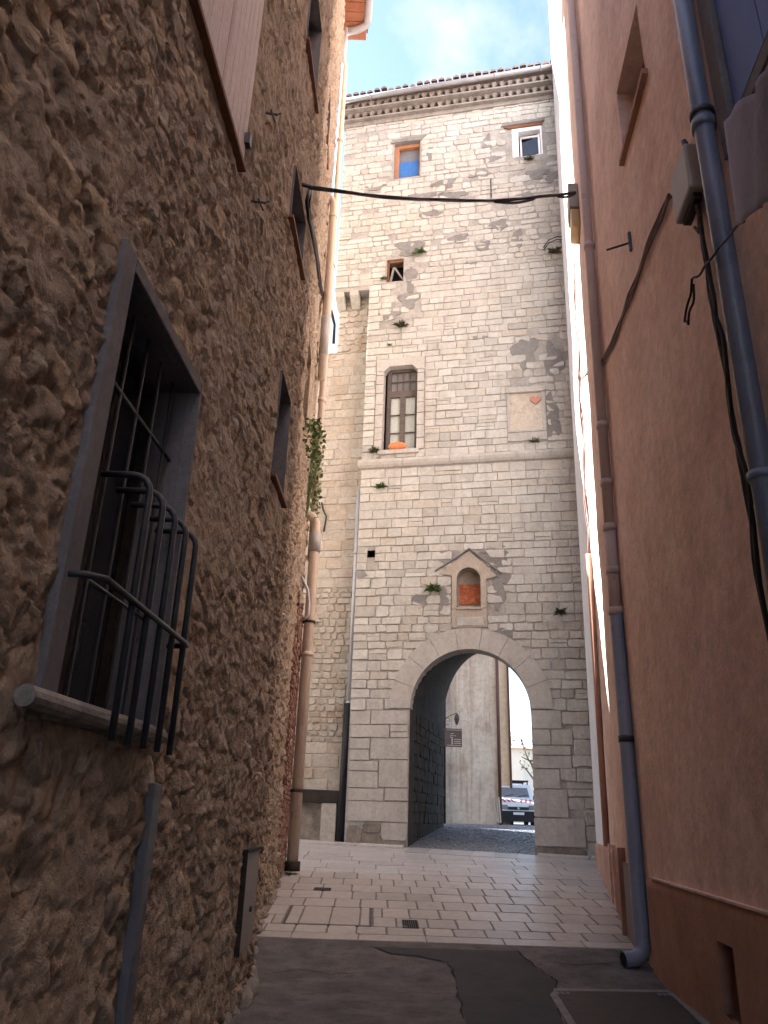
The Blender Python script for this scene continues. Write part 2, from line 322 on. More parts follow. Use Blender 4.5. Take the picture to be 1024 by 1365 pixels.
def grid(mapf, A, B, holes, disp=None):
    """sheet over (a, b); faces inside holes left out. mapf is vectorised (a, b, d) -> xyz arrays"""
    A = np.asarray(A); B = np.asarray(B); AA, BB = np.meshgrid(A, B); d = np.zeros(AA.shape) if disp is None else disp
    X, Y, Z = mapf(AA, BB, d); V = np.stack([X.ravel(), Y.ravel(), Z.ravel()], 1)
    na, nb = len(A), len(B); i = np.arange((na-1)*(nb-1)); r, c = i//(na-1), i % (na-1); k = r*na+c
    F = np.stack([k, k+1, k+1+na, k+na], 1); ca = (A[c]+A[c+1])/2; cb = (B[r]+B[r+1])/2; keep = np.ones(len(F), bool)
    for h in holes: keep &= ~((ca > h[0]) & (ca < h[1]) & (cb > h[2]) & (cb < h[3]))
    return V, F[keep], AA, BB
def lines(lo, hi, step, extra=()):
    a = list(np.arange(lo, hi, step))+[hi]+[e for e in extra if lo < e < hi]; a = np.unique(np.round(a, 4)); return a

# ================================================================== ground
def sheet(name, m, xs, ys, dz, kind=True):
    mb = MB(); 
    for i in range(len(ys)-1):
        (y0, a0, b0), (y1, a1, b1) = ys[i], ys[i+1]
        mb.add([(a0, y0, zf(y0)+dz), (b0, y0, zf(y0)+dz), (b1, y1, zf(y1)+dz), (a1, y1, zf(y1)+dz)], [(0, 1, 2, 3)])
    return structure(mb.build(name, m))
br = [-80, 9.3, 17.8, 24, 30, 80]
sheet('ground', m_ground, None, [(y, -400, 400) for y in [-300]+br[1:5]+[700]], -.02)
pv0 = gd(340, 1252); pv1 = gd(845, 1263); YP = (pv0[1]+pv1[1])/2
sheet('asphalt_lane', m_asph, None, [(-30, -1.6, 3.6), (9.3, -1.6, 3.6), (YP, -1.7, 3.7)], -.004)
bk = [gd(*p) for p in ((494, 1262), (520, 1272), (556, 1275), (596, 1283), (607, 1300), (612, 1330), (622, 1366), (752, 1366), (735, 1330), (742, 1308), (716, 1290), (690, 1268))]
pm = MB(); pm.add([(x, y, zf(y)+.0) for x, y in bk], [tuple(range(len(bk)))]); structure(pm.build('asphalt_patch', m_asph2))
def crack(pts, w0):
    cm = MB(); L_, R_ = [], []
    P_ = [gd(*p) for p in pts]; Q_ = []
    for i in range(len(P_)-1):
        for k in range(7): t = k/7; Q_.append(Vector((P_[i][0]*(1-t)+P_[i+1][0]*t+random.uniform(-.02, .02), P_[i][1]*(1-t)+P_[i+1][1]*t+random.uniform(-.02, .02))))
    for i, q in enumerate(Q_):
        t = (Q_[min(i+1, len(Q_)-1)]-Q_[max(i-1, 0)]).normalized(); n = Vector((-t.y, t.x))*w0*random.uniform(.35, 1.3)
        for sg in (-1, 1): p = q+n*sg; cm.v.append((p.x, p.y, zf(p.y)+.004)); cm.tone.append(.5); cm.joint.append(0.)
    cm.f = [(2*i, 2*i+1, 2*i+3, 2*i+2) for i in range(len(Q_)-1)]
    return structure(cm.build('asphalt_crack', m_crack))
crack([(500, 1263), (524, 1272), (560, 1275), (596, 1283), (607, 1300), (612, 1330), (622, 1364)], .014)
crack([(690, 1267), (716, 1290), (742, 1307), (737, 1330), (752, 1364)], .011)
crack([(700, 1280), (760, 1286), (830, 1285)], .008); crack([(350, 1300), (400, 1292), (440, 1300), (500, 1296)], .006)
# dressed stone paving: a bedding sheet and separate slabs laid in rows
sheet('paving_bed', m_pjoint, None, [(YP, -1.8, 3.9), (12.5, -2, 5), (15.5, -4, 8), (17.8, -12, 14), (18.9, -14, 14), (24, -3, 9)], -.006)
pav = MB()
rows = [YP]+[gd(600, y)[1] for y in (1249.5, 1239, 1226.6, 1214.3, 1203.4, 1193.3, 1184.3, 1176, 1168)]
hx0, hx1 = gd(378, 1225)[0], gd(497, 1225)[0]
def prow(y0, y1, x0, x1, wd, skip=None, g=.009):
    x = x0-random.uniform(0, wd)
    while x < x1:
        w2 = wd*random.uniform(.86, 1.16)
        a, b = max(x, x0), min(x+w2, x1)
        if b-a > .08 and not (skip and a < skip[1] and b > skip[0]):
            pav.stone(G, a+g, b-g, y0+g, y1-g, .006, .004, .06, -.02, .006, .002)
        elif skip and b-a > .08:
            if a < skip[0]-.1: pav.stone(G, a+g, skip[0]-g, y0+g, y1-g, .006, .004, .06, -.02, .006, .002)
            if b > skip[1]+.1: pav.stone(G, skip[1]+g, b-g, y0+g, y1-g, .006, .004, .06, -.02, .006, .002)
        x += w2
for i in range(len(rows)-1):
    ym = (rows[i]+rows[i+1])/2; xa = float(xl(min(ym, 15.5)))-.1; xb = float(xr(ym, 1))+.1
    prow(rows[i], rows[i+1], xa, xb, .43 if i else .95, (hx0, hx1) if i in (2, 3) else None, .012 if i else .007)
y = rows[-1]
while y < 17.4:
    h = random.choice((.42, .5, .62)); prow(y, y+h, float(xl(min(y, 15.5)))-(.1 if y < 15 else 6), float(xr(min(y, 17.4), 1))+(.1 if y < 17 else 6), .85, None, .006); y += h
yk = y
# threshold slabs set lengthwise before the arch, following the tower front
for r_, (d0, d1, wd) in enumerate(((.02, .85, .5),)):
    x = -1.4
    while x < 1.4:
        w2 = wd*random.uniform(.8, 1.15); b = min(x+w2, 1.42)
        pav.stone(lambda a, q, d: (TW(a, 0, q)[0], TW(a, 0, q)[1], zf(TW(a, 0, q)[1])+d+.004), x+.01, b-.01, d0, d1-.02, .008, .004, .05, -.02, .006, .002); x += w2
structure(pav.build('stone_paving', m_pave))
ap = MB()
n_ = 14
ap.add([(x, y_, zf(y_)+.001) for y_ in (yk, yk+.6, yk+1.3, yk+2.6) for x in (-14, 14)], [(0, 1, 3, 2), (2, 3, 5, 4), (4, 5, 7, 6)])
structure(ap.build('forecourt_paving', m_pave))
# stone kerb strip along the foot of the tower
kb = MB()
for (u0, u1) in ((-9, -6), (-6, -4.2), (-4.2, -2.6), (-2.6, -1.5), (1.47, 2.6), (2.6, 4.2), (4.2, 6)):
    kb.stone(lambda a, q, d: (TW(a, 0, q)[0], TW(a, 0, q)[1], zf(TW(a, 0, q)[1])+d), u0+.01, u1-.01, .03, .33, .05, .006, .08, -.05, .015, .003)
structure(kb.build('kerb_stones', m_smooth))
# cobbles through the passage
cb = MB(); PD = R(2.0); PB = np.array([math.sin(YA+PD), math.cos(YA+PD), 0])
def PS(u, l, d=0): p = TC+EX*u+PB*l; return (p[0], p[1], zf(p[1])+d)
l = .02
while l < 14.4:
    u = -2.2+random.uniform(-.1, 0)
    while u < 3.2:
        w2 = random.uniform(.13, .19); cb.stone(PS, u+.006, u+w2-.006, l+.006, l+.134, .012, .004, .2, -.02, .012, .003); u += w2
    l += .14
structure(cb.build('passage_cobbles', m_cob))
sheet('far_street', m_asph, None, [(24, -8, 14), (30, -8, 14), (120, -30, 40)], -.002)

# covers and drains in the lane
def quad_cover(name, label, cat, px, m1, m2, fr=.06, extra=None):
    P_ = [gd(*p) for p in px]; y0 = P_[0][1]
    c = (sum(p[0] for p in P_)/4, sum(p[1] for p in P_)/4); o = thing(name, label, cat, (c[0], c[1], zf(c[1])))
    mb = MB(); ins = []
    for p in P_:
        v = Vector((c[0]-p[0], c[1]-p[1])); v *= fr*1.4/v.length; ins.append((p[0]+v.x, p[1]+v.y))
    mp = lambda a, b, d: (a, b, zf(b)+d)
    for i in range(4):
        j = (i+1) % 4; mb.prism(mp, [P_[i], P_[j], ins[j], ins[i]], -.03, .006)
    mb.build('frame', m1, o); lid = MB(); k = [(p[0]+(c[0]-p[0])*.012, p[1]+(c[1]-p[1])*.012) for p in ins]; lid.prism(mp, k, -.03, .003); l_ = lid.build('lid', m2, o)
    if extra: extra(o, k, mp)
    return o
def lifts(o, k, mp):
    for i in (0, 1, 3):
        p = Vector(k[i]); q = Vector(((k[0][0]+k[2][0])/2, (k[0][1]+k[2][1])/2)); s = p+(q-p)*.1
        mb = MB()
        for dx in (-.035, 0, .035): mb.cub(mp, s.x+dx*1.5-.017, s.x+dx*1.5+.017, s.y-.055, s.y+.055, .002, .0065)
        mb.build('lifting_key', m_conc, o)
_a = gd(728, 1318); _b = gd(900, 1320)
P4 = [(728, 1318), (897, 1321), (975, 1390), (772, 1390)]
quad_cover('utility_hatch', 'dark metal utility hatch with pale concrete rim in the asphalt at lower right', 'hatch', P4, m_conc, m_castiron, .10, lifts)
def inlay(o, k, mp):
    mb = MB(); (ax_, ay), (bx, by) = k[3], k[1]
    x0, x1 = min(p[0] for p in k), max(p[0] for p in k); y0, y1 = min(p[1] for p in k), max(p[1] for p in k)
    for f0, f1 in ((0, .3), (.3, .95)):
        pass
    x = x0
    for i, f_ in enumerate((.16, .36, .36, .12)):
        x2 = x+(x1-x0)*f_
        mb.stone(mp, x+.012, x2-.012, y0+.015, y1-.015, .011, .003, .05, -.02, .005, .001); x = x2
    mb.build('stone_inlay', m_pave, o)
hy0, hy1 = rows[2], rows[4]
hp = [(hx0, hy1), (hx1, hy1), (hx1, hy0), (hx0, hy0)]
def _proj(p):
    d = np.array(p)-EYE; zc = d@_f; return 512+FPX*(d@_r)/zc, 682.5-FPX*(d@_u)/zc
quad_cover('paved_access_cover', 'stone inlaid access cover with thin metal frame in the pale paving at left', 'access cover', [_proj((x+sx, y_, zf(y_))) for (x, y_), sx in zip(hp, (.02, -.02, -.02, .02))], m_castiron, m_pjoint, .014, inlay)
def drain(px, py, wd, ln, label):
    x, y_ = gd(px, py); o = thing('drain_grate', label, 'drain', (x, y_, zf(y_)))
    fm = MB()
    for a0, a1, b0, b1 in ((-wd, wd, -ln, -ln+.02), (-wd, wd, ln-.02, ln), (-wd, -wd+.02, -ln+.02, ln-.02), (wd-.02, wd, -ln+.02, ln-.02)):
        fm.cub(G, x+a0, x+a1, y_+b0, y_+b1, -.02, .013)
    fm.build('frame', m_castiron, o); g_ = MB(); k = -wd+.03
    while k < wd-.03: g_.cub(G, x+k, x+k+.012, y_-ln+.02, y_+ln-.02, -.02, .0105); k += .028
    g_.build('grating', m_iron, o)
    d_ = MB(); d_.cub(G, x-wd+.02, x+wd-.02, y_-ln+.02, y_+ln-.02, -.02, .0085); d_.build('pit', m_dark, o)
drain(547, 1233, .11, .22, 'square iron drain grate in the paving near the asphalt edge')
drain(430, 1186, .14, .10, 'slim dark drain slot in the paving farther back, near the left building')

# ================================================================== LEFT HOUSE (rubble stone)
lh = thing('stone_house', 'tall rubble stone house with shuttered and barred windows along the left of the lane', 'house', (-2, 8, 0))
ZL = 23.35
_p, _q, _s = lw(174, 358), lw(266, 497), lw(215, 978); W1 = (_p[0], _q[0], _s[1], (_p[1]+_q[1])/2-.09)
_p, _q = lw(250, 0), lw(319, 215); W0 = (_p[0]-.5, _q[0], _q[1]-.03, _q[1]+2.1); W0MD = lw(291, 105)[0]; print('W1', W1, _s, 'W0', W0, W0MD)
def lrect(apex, right, bot):   # far-left head corner, right head corner, any point on the sill line -> (Y0, Y1, z0, z1)
    a = lw(*apex); b = lw(*right); c = lw(*bot); return (a[0], b[0], c[1], (a[1]+b[1])/2)
_p, _q, _t = lw(376, 492), lw(387, 540), lw(366, 640); W2 = (_p[0], min(_q[0], _p[0]+1.1), _t[1], (_p[1]+_q[1])/2); print('W2', W2)
_s5a, _s5b = lw(386, 272), lw(395, 343); _s4a, _s4b = lw(408, 35), lw(415, 118); _s6a, _s6b = lw(432, 205), lw(438, 268); _s3a, _s3b = lw(411, 461), lw(417, 502)
def mid(a, b, h, ex=0): z = (a[1]+b[1])/2; return (a[0]+.1, a[0]+1.0, z+.05, z+h)
W5 = (_s5a[0]+.1, _s5a[0]+1.05, (_s5a[1]+_s5b[1])/2, lw(392, 212)[1])
W4 = (_s4a[0]+.1, _s4a[0]+1.05, (_s4a[1]+_s4b[1])/2, (_s4a[1]+_s4b[1])/2+1.5)
W6 = (_s6a[0]+.1, min(_s6a[0]+.9, 15.1), (_s6a[1]+_s6b[1])/2, (_s6a[1]+_s6b[1])/2+1.5)
z3 = (_s3a[1]+_s3b[1])/2
W3 = (_s3a[0], _s3a[0]+.9, z3-1.5, z3)
_mt = [lw(326, 1135), lw(344, 1130), lw(337, 1244), lw(314, 1269)]
MD = (_mt[0][0]-.02, min(_mt[1][0], _mt[0][0]+.85), (_mt[2][1]+_mt[3][1])/2, (_mt[0][1]+_mt[1][1])/2)
LH = [W1, W0, W2, W3, W4, W5, W6, MD]
print('WINDOWS', [tuple(round(q, 2) for q in h) for h in LH], [tuple(np.round(m, 2)) for m in _mt])
eY = [h[i] for h in LH for i in (0, 1)]; eZ = [h[i] for h in LH for i in (2, 3)]
Yl = np.unique(np.concatenate([lines(-8, 1.2, .6), lines(1.2, 8, .02, eY), lines(8, 15.6, .03, eY)]))  # unseen stretch behind the viewer, ended where enough light still enters
Zl = np.unique(np.concatenate([lines(-.1, 8, .022, eZ), lines(8, ZL, .04, eZ)]))
AA, BB = np.meshgrid(Yl, Zl)
e1, rid, ox, oz = rubble(AA, BB, .27, .17)
e2, rid2, ox2, oz2 = rubble(AA, BB, .11, .075, 41)
hsh = lambda q, k: _h(np.floor(q*9999), np.zeros_like(q), k)-.5
def ridge(a, b, s_, o): return 1-np.abs(2*fbm(a, b, s_, o)-1)*2
isbig = sst(.30, .36, hsh(rid, 12)+.5)          # about a third of the cells are packed with small stones instead
b1 = sst(.015, .13, e1+(fbm(AA*14, BB*14, 51, 3)-.5)*.16); b2 = sst(.02, .16, e2)
big = b1*isbig+b1*b2*(1-isbig)
face = .022+.034*(rid-.3)+(ox*hsh(rid, 4)+oz*hsh(rid, 8))*.07
small = .012+.022*rid2+(ox2*hsh(rid2, 4)+oz2*hsh(rid2, 8))*.03
dsp = big*(face*isbig+small*(1-isbig))
chip = ridge(AA*5, BB*4, 21, 4); far = sst(6.5, 10, AA); dsp *= 1+.45*far
dsp += (chip-.4)*.026*(.45+.55*big)*(1+.5*far)+(ridge(AA*12+3, BB*9, 33, 3)-.4)*.022*(1+.5*far)+(fbm(AA*30, BB*26, 35, 3)-.5)*.020
dsp = (dsp-.012)*(.60+.25*far)+(ridge(AA*8+9, BB*6, 61, 3)-.4)*.018
dsp += (fbm(AA*.8, BB*.8, 91, 3)-.5)*.05
sm = sst(.50, .63, fbm(AA*1.3, BB*1.3, 71, 3)); dsp = dsp*(1-.45*sm)+sm*(.010+(fbm(AA*7, BB*7, 77, 4)-.5)*.024)
jn = np.clip((1-big)*.9*(1-.4*sm)+sm*.4, 0, 1); rid = np.where(isbig > .5, rid, rid2)
for h in LH:   # sheet lies flat where the openings' surrounds meet it
    dd = np.maximum(np.maximum(h[0]-AA, AA-h[1]), np.maximum(h[2]-BB, BB-h[3])); dsp = np.where(dd < .12, dsp*np.clip(dd/.12, 0, 1), dsp)
dsp = np.where(AA > 15.3, dsp*np.clip((15.6-AA)/.3, .25, 1), dsp)
dsp -= .015
V, F, _, _ = grid(lambda a, b, d: (xl(a)+d, a, b), Yl, Zl, LH+[(-17, 6.62, 15.2, 30)], dsp)  # unseen upper near part left out to let more sky light into the lane
wall = mk('wall', V, F, m_left, lh, rid.ravel(), jn.ravel(), True)
eb = MB(); eb.add([(-1.66, 15.6, -.1), (-9, 15.6, -.1), (-9, 15.6, ZL), (-1.66, 15.6, ZL), (-9, 6.6, 15.2), (-9, 6.6, ZL), (-1.3, 6.6, 15.2), (-1.3, 6.6, ZL), (-9, -8, 15.2), (-1.7, -8, 15.2), (-9, -8, -.1), (-1.69, -8, -.1), (-9, 6.6, -.1)], [(0, 1, 2, 3), (1, 12, 4, 5, 2), (4, 6, 7, 5), (3, 2, 5, 7), (4, 8, 9, 6), (8, 10, 11, 9), (12, 10, 8, 4)])
eb.build('end_wall', m_left, lh)
def reveal(h, dep, m, inner=m_dark, mp=LW, par=lh, name='window', label=None, fr=None):
    r_ = MB(); a0, a1, b0, b1 = h; q = lambda a, b, d: mp(a, b, d)
    r_.add([q(a0, b0, .01), q(a1, b0, .01), q(a1, b1, .01), q(a0, b1, .01), q(a0, b0, -dep), q(a1, b0, -dep), q(a1, b1, -dep), q(a0, b1, -dep)],
           [(0, 1, 5, 4), (1, 2, 6, 5), (2, 3, 7, 6), (3, 0, 4, 7)])
    o = r_.build(name, m, par)
    p = MB(); p.cub(q, a0-.02, a1+.02, b0-.02, b1+.02, -dep-.05, -dep-.005); p.build('pane', inner, o)
    return o
# barred window nearest the viewer
o1 = reveal(W1, .34, m_surround); o1['label'] = 'barred window with grey plaster surround'
sr = MB(); a0, a1, b0, b1 = W1
for (p, q, r_, s_) in ((a0-.15, a0+.004, b0-.02, b1+.09), (a1-.004, a1+.03, b0-.02, b1+.09), (a0+.005, a1-.005, b1-.004, b1+.088)): sr.cub(LW, p, q, r_, s_, -.06, .03)
sr.build('surround', m_surround, o1, bevel=.008)
sil = MB(); sil.tube([LW(a0-.3, b0-.03, .045), LW(a0+.3, b0-.035, .05), LW(a1-.3, b0-.03, .05), LW(a1+.06, b0-.03, .045)], [.045, .05, .05, .045], 12); sil.cub(LW, a0-.02, a1, b0-.09, b0-.002, -.34, .03); sil.build('sill', m_sill, o1)
gl = MB(); gl.cub(LW, a0+.06, a1-.06, b0+.05, b1-.06, -.335, -.325); gl.build('glazing', m_gdark, o1)
fw = MB()
for (p, q, r_, s_) in ((a0, a0+.07, b0, b1), (a1-.07, a1, b0, b1), (a0+.07, a1-.07, b1-.07, b1), (a0+.07, a1-.07, b0, b0+.07), ((a0+a1)/2-.04, (a0+a1)/2+.04, b0+.07, b1-.07)): fw.cub(LW, p, q, r_, s_, -.322, -.27)
fw.build('casement', m_beam, o1)
ig = MB()
for k in range(5):
    Y_ = a0+.16+k*(a1-a0-.3)/4; ig.tube([LW(Y_, b0, -.12), LW(Y_, b1, -.12)], .010, 6)
for z_ in (b0+.65, b1-.52): ig.tube([LW(a0, z_, -.12), LW(a1, z_, -.12)], .012, 6)
ig.build('inner_bar', m_iron, o1)
for k in range(5):
    Y_ = a0+.36+k*(a1-a0-.42)/4; zt = b0+1.22; hoop = MB()
    pts = [LW(Y_, b0-.14, .15), LW(Y_, zt-.10, .15)]+[LW(Y_, zt-.10+.10*math.sin(a), .05+.10*math.cos(a)) for a in (.4, .8, 1.2, 1.57)]+[LW(Y_, zt, -.12)]
    hoop.tube(pts, .018, 8); hoop.build('grille_hoop', m_iron, o1, True)
hb = MB(); zt = b0+.50
hb.tube([LW(a0-.10, zt+.03, -.02), LW(a0-.09, zt+.03, .10), LW(a0-.02, zt+.03, .168), LW(a1-.12, zt, .172), LW(a1-.02, zt, .16), LW(a1+.02, zt, .01)], .017, 8); hb.build('grille_rail', m_iron, o1, True)
# shuttered window above
o0 = reveal(W0, .12, m_brown); o0['label'] = 'window closed by two pale plank shutters'
a0, a1, b0, b1 = W0; md = W0MD
for s0, s1 in ((a0+.03, md-.03), (md+.04, a1-.02)):
    sh = MB(); n = 6; w_ = (s1-s0)/n
    for k in range(n): sh.cub(LW, s0+k*w_+.004, s0+(k+1)*w_-.004, b0+.03, b1, .005, .045)
    for z_ in (b0+.25, b1-.3): sh.cub(LW, s0+.02, s1-.02, z_, z_+.12, -.02, .004)
    sh.build('shutter', m_wood, o0, bevel=.004)
ss = MB(); ss.cub(LW, a0-.12, a1+.06, b0-.03, b0+.015, -.1, .05); ss.cub(LW, md-.03, md+.04, b0+.02, b1, -.06, .02); ss.build('frame', m_brown, o0, bevel=.005)
lt = MB(); Yq, zq = lw(320, 187); lt.cub(LW, Yq-.03, Yq+.04, zq-.05, zq+.06, 0, .09); lt.build('shutter_catch', m_iron, o0)
# small deep windows with brown sills
def deep(h, nm, dep=.22, sill=True, m=m_surround):
    o = reveal(h, dep, m, m_gdark); a0, a1, b0, b1 = h
    if sill:
        s_ = MB(); s_.cub(LW, a0-.08, a1+.08, b0-.045, b0-.002, -dep, .055); s_.build('sill', m_brown, o, bevel=.005)
    f_ = MB()
    for (p, q, r_, s2) in ((a0, a0+.06, b0, b1), (a1-.06, a1, b0, b1), (a0+.06, a1-.06, b1-.06, b1), (a0+.06, a1-.06, b0, b0+.06), ((a0+a1)/2-.03, (a0+a1)/2+.03, b0+.06, b1-.06)): f_.cub(LW, p, q, r_, s2, -dep+.004, -dep+.05)
    f_.build('frame', m_brown, o)
    return o
for h in (W2, W4, W5, W6): deep(h, '')
deep(W3, '', .3, False, m_left)
# flush metal door low in the wall
md_ = MB(); a0, a1, b0, b1 = MD
md_.cub(LW, a0+.03, a1-.02, b0, b1-.02, -.05, .02); dr = md_.build('meter_door', m_grdoor, lh, bevel=.006); dr['label'] = 'narrow grey metal door low in the wall'
fr_ = MB(); fr_.cub(LW, a0, a0+.028, b0, b1, -.05, .035); fr_.cub(LW, a0+.028, a1, b1-.018, b1+.01, -.05, .035); fr_.build('frame', m_beam, dr)
kn = MB(); kn.tube([LW(a0+.5, b0+.32, .02), LW(a0+.5, b0+.32, .04)], .025, 8); kn.build('lock', m_black, dr)
rv = MB(); rv.cub(LW, a0-.01, a1+.01, b0-.01, b1, -.2, -.055); rv.build('recess', m_dark, dr)
# mortar fillet where the wall meets the asphalt
random.seed(5)
for k in range(26):
    Y_ = 5.2+k*.42+random.uniform(-.1, .1); fl = MB(); r_ = random.uniform(.05, .10)+(.05 if 7.8 < Y_ < 9.3 else 0); c_ = Vector(LW(Y_, zf(Y_), .015)); n_, m_ = 9, 4
    vs = []
    for j in range(m_+1):
        for i in range(n_):
            a_ = 2*math.pi*i/n_; e_ = math.pi/2*j/m_; q = r_*random.uniform(.8, 1.15); vs.append(c_+Vector((q*.8*math.cos(a_)*math.cos(e_), q*2.2*math.sin(a_)*math.cos(e_), q*1.1*math.sin(e_)-.01)))
    fl.add(vs, [(j*n_+i, j*n_+(i+1) % n_, (j+1)*n_+(i+1) % n_, (j+1)*n_+i) for j in range(m_) for i in range(n_)]); fl.build('footing_mortar', m_dirt, lh, True)
# brick corner
bc = MB(); z_ = .62; k = 0
while z_ < 5.4:
    y_ = 13.6+(.11 if k % 2 else 0)+random.uniform(-.05, .05)
    while y_ < 15.55:
        e_ = min(y_+.22, 15.62); bc.stone(lambda a, b, d: LW(a, b, d), y_+.006, e_-.006, z_, z_+.062, .06, .003, .1, -.05, .006, .006); y_ += .225
    z_ += .076; k += 1
bc.build('brick_quoin', m_brick, lh)
# eave, tiles and gutter at the top of the far corner
ZE = lw(470, 28)[1]; ZE = min(ZE, ZL+.0)
ev = MB()
Y_ = 6.6
while Y_ < 15.9:
    ev.stone(lambda a, b, d: (float(xl(min(a, 15.6)))+b, a, ZL-.02-d), Y_, Y_+.28, -.1, .66, .04, .003, .05, -.06, .006, .002); Y_ += .29
ev.build('soffit', m_soffit, lh)
rf = MB(); rf.add([(-.95, 16, ZL+.07), (-.5, 6.5, ZL+.07), (-6, 6.5, ZL+1.6), (-6, 16, ZL+1.6), (-.95, 16, ZL+.03), (-.5, 6.5, ZL+.03), (-6, 16, ZL+.03), (-6, 6.5, ZL+.03)], [(0, 1, 2, 3), (4, 6, 7, 5), (0, 3, 6, 4), (0, 4, 5, 1)]); rf.build('roof', m_tile, lh)
gt = MB()
pts = [(-.5, 6.5, ZL+.0), (-.5, 8.4, ZL), (-.93, 15.3, ZL-.03)]+[(-.93-.62*(1-math.cos(a)), 15.5+.32*math.sin(a), ZL-.05-.12*(a/1.57)) for a in (.3, .6, .9, 1.2, 1.57)]
gt.tube(pts, .11, 12); gt.build('gutter', m_zinc, lh, True)

# drainpipes on the left house
def pipe(name, label, cat, pts, r, m, col=None, parts=(), loc=None, group=None):
    o = thing(name, label, cat, loc or pts[-1], group); b = MB(); b.tube(pts, r, 14); b.build('tube', m, o, True)
    for z_, dz, rr, mm, nm in parts:   # collars at heights along the pipe
        for i in range(len(pts)-1):
            (x0, y0, z0), (x1, y1, z1) = pts[i], pts[i+1]
            if min(z0, z1) <= z_ <= max(z0, z1) and abs(z1-z0) > 1e-6:
                t = (z_-z0)/(z1-z0); p = Vector((x0+(x1-x0)*t, y0+(y1-y0)*t, z_)); t_ = (Vector(pts[i+1])-Vector(pts[i])).normalized()
                c_ = MB(); c_.tube([p-t_*dz/2, p+t_*dz/2], rr, 14); c_.build(nm, mm, o, True); break
    return o
xc = float(xl(15.6))
pipe('drainpipe', 'long beige drainpipe running up the far corner of the stone house to the gutter', 'drainpipe',
     [(xc+.06, 15.74, ZL-.15), (xc+.06, 15.72, 21.8), (xc+.13, 15.64, 21.5), (xc+.14, 15.55, 14), (xc+.14, 15.5, 6.6)], .078, m_beige,
     parts=((22.4, 1.2, .086, m_zinc, 'zinc_sleeve'), (18.6, .10, .10, m_beige, 'collar'), (14.4, .10, .10, m_beige, 'collar'), (10.5, .10, .10, m_beige, 'collar')), loc=(xc+.15, 15.5, 6.6))
Yb, zb = lw(432, 306); 
pipe('drainpipe', 'short beige pipe that leaves the stone wall in a bend below the cable', 'drainpipe',
     [LW(14.0, 15.15, -.05), LW(14.05, 15.12, .08), LW(14.08, 15.0, .16), LW(14.1, 14.8, .17), LW(14.1, 10.2, .16)], .085, m_beige, parts=((14.6, .08, .097, m_beige, 'collar'), (11.3, 1.0, .094, m_box, 'grey_sleeve')), loc=LW(14.1, 10.2, .12))
zb3 = 7.35
pipe('drainpipe', 'beige drainpipe with a grey coupling beside the brick corner, standing on the paving', 'drainpipe',
     [LW(15.0, zb3+.1, -.05), LW(15.1, zb3+.1, .12), LW(15.18, zb3, .19), LW(15.2, zb3-.25, .21), LW(15.2, zf(15.2)+.05, .19)], .105, m_beige,
     parts=((6.9, .42, .126, m_box, 'grey_coupling'), (5.2, .05, .13, m_beam, 'bracket'), (4.55, .08, .13, m_beige, 'collar'), (2.0, .05, .13, m_beam, 'bracket'), (.72, .16, .15, m_beam, 'shoe')), loc=LW(15.2, zf(15.2), .14))
# hooked tube stub, wall hook and ring
hk = MB(); q = lw(401, 822); hk.tube([LW(14.5, 5.95, .02), LW(14.55, 5.7, .16), LW(14.6, 5.45, .2), LW(14.62, 5.2, .2), LW(14.6, 5.1, .1)], .03, 8)
tag(hk.build('bent_stub_pipe', m_zinc, None, True), 'small bent grey stub of pipe beside the drainpipe above the brick corner', 'pipe')
for (px, py, lb) in ((338, 268, 'short rusty iron hook in the stone wall below the shuttered window'), (355, 150, 'small iron pin in the stone wall to the right of the shutters')):
    Y_, z_ = lw(px, py); b = MB(); b.tube([LW(Y_, z_, -.02), LW(Y_+.03, z_+.01, .10), LW(Y_+.05, z_+.05, .13)], .012, 6); b.tube([LW(Y_-.06, z_-.03, .06), LW(Y_+.1, z_-.01, .07)], .009, 6)
    tag(b.build('wall_hook', m_iron), lb, 'hook')
# flat trunking running down below the barred window
_a, _b = lw(205, 1045), lw(152, 1360); print('TRUNK', _a, _b); b = MB(); b.cub(LW, (_a[0]+_b[0])/2-.07, (_a[0]+_b[0])/2+.06, .0, _a[1], .0, .055); tag(b.build('cable_trunking', m_strip, bevel=.006), 'flat bluish grey trunking running down the stone wall beneath the barred window', 'trunking')

# ================================================================== RIGHT HOUSE (terracotta plaster)
rh = thing('plaster_house', 'tall house of terracotta pink plaster along the right of the lane', 'house', (3.5, 8, 0))
ZR = 28.0
V1 = (6.38, 7.62, 9.78, 10.95); V2 = (3.3, 4.55, 6.9, 10.5); VH = (6.95, 7.45, -.02, .69)
VH = (7.0, 7.42, .16, .70)
RHs = [V1, V2, VH]
eY = [h[i] for h in RHs for i in (0, 1)]; eZ = [h[i] for h in RHs for i in (2, 3)]
Yr = lines(-8, 17.5, .12, eY+[13.9]); Zr = lines(-.1, ZR, .12, eZ+[1.03]); AA, BB = np.meshgrid(Yr, Zr)  # unseen wall behind the viewer kept short so light reaches the lane
dsp = (fbm(AA*.8, BB*.8, 5, 4)-.5)*.035
for h in RHs:
    dd = np.maximum(np.maximum(h[0]-AA, AA-h[1]), np.maximum(h[2]-BB, BB-h[3])); dsp = dsp*np.clip(dd/.2, 0, 1)
dsp = dsp*np.clip((17.5-AA)/.4, 0, 1)
V, F, _, _ = grid(lambda a, b, d: (xr(a, b)-d, a, b), Yr, Zr, RHs, dsp)
fy = V[F, 1].mean(1); mk('wall', V, F[fy < 13.9][:, ::-1], m_plaster, rh, None, None, True); pw = mk('pale_wall', V, F[fy > 13.9][:, ::-1], m_pale, rh, None, None, True); pw['label'] = 'pale lilac grey rendered end of the wall'
eb = MB(); x5 = float(xr(17.5, 0)); x6 = float(xr(17.5, ZR))
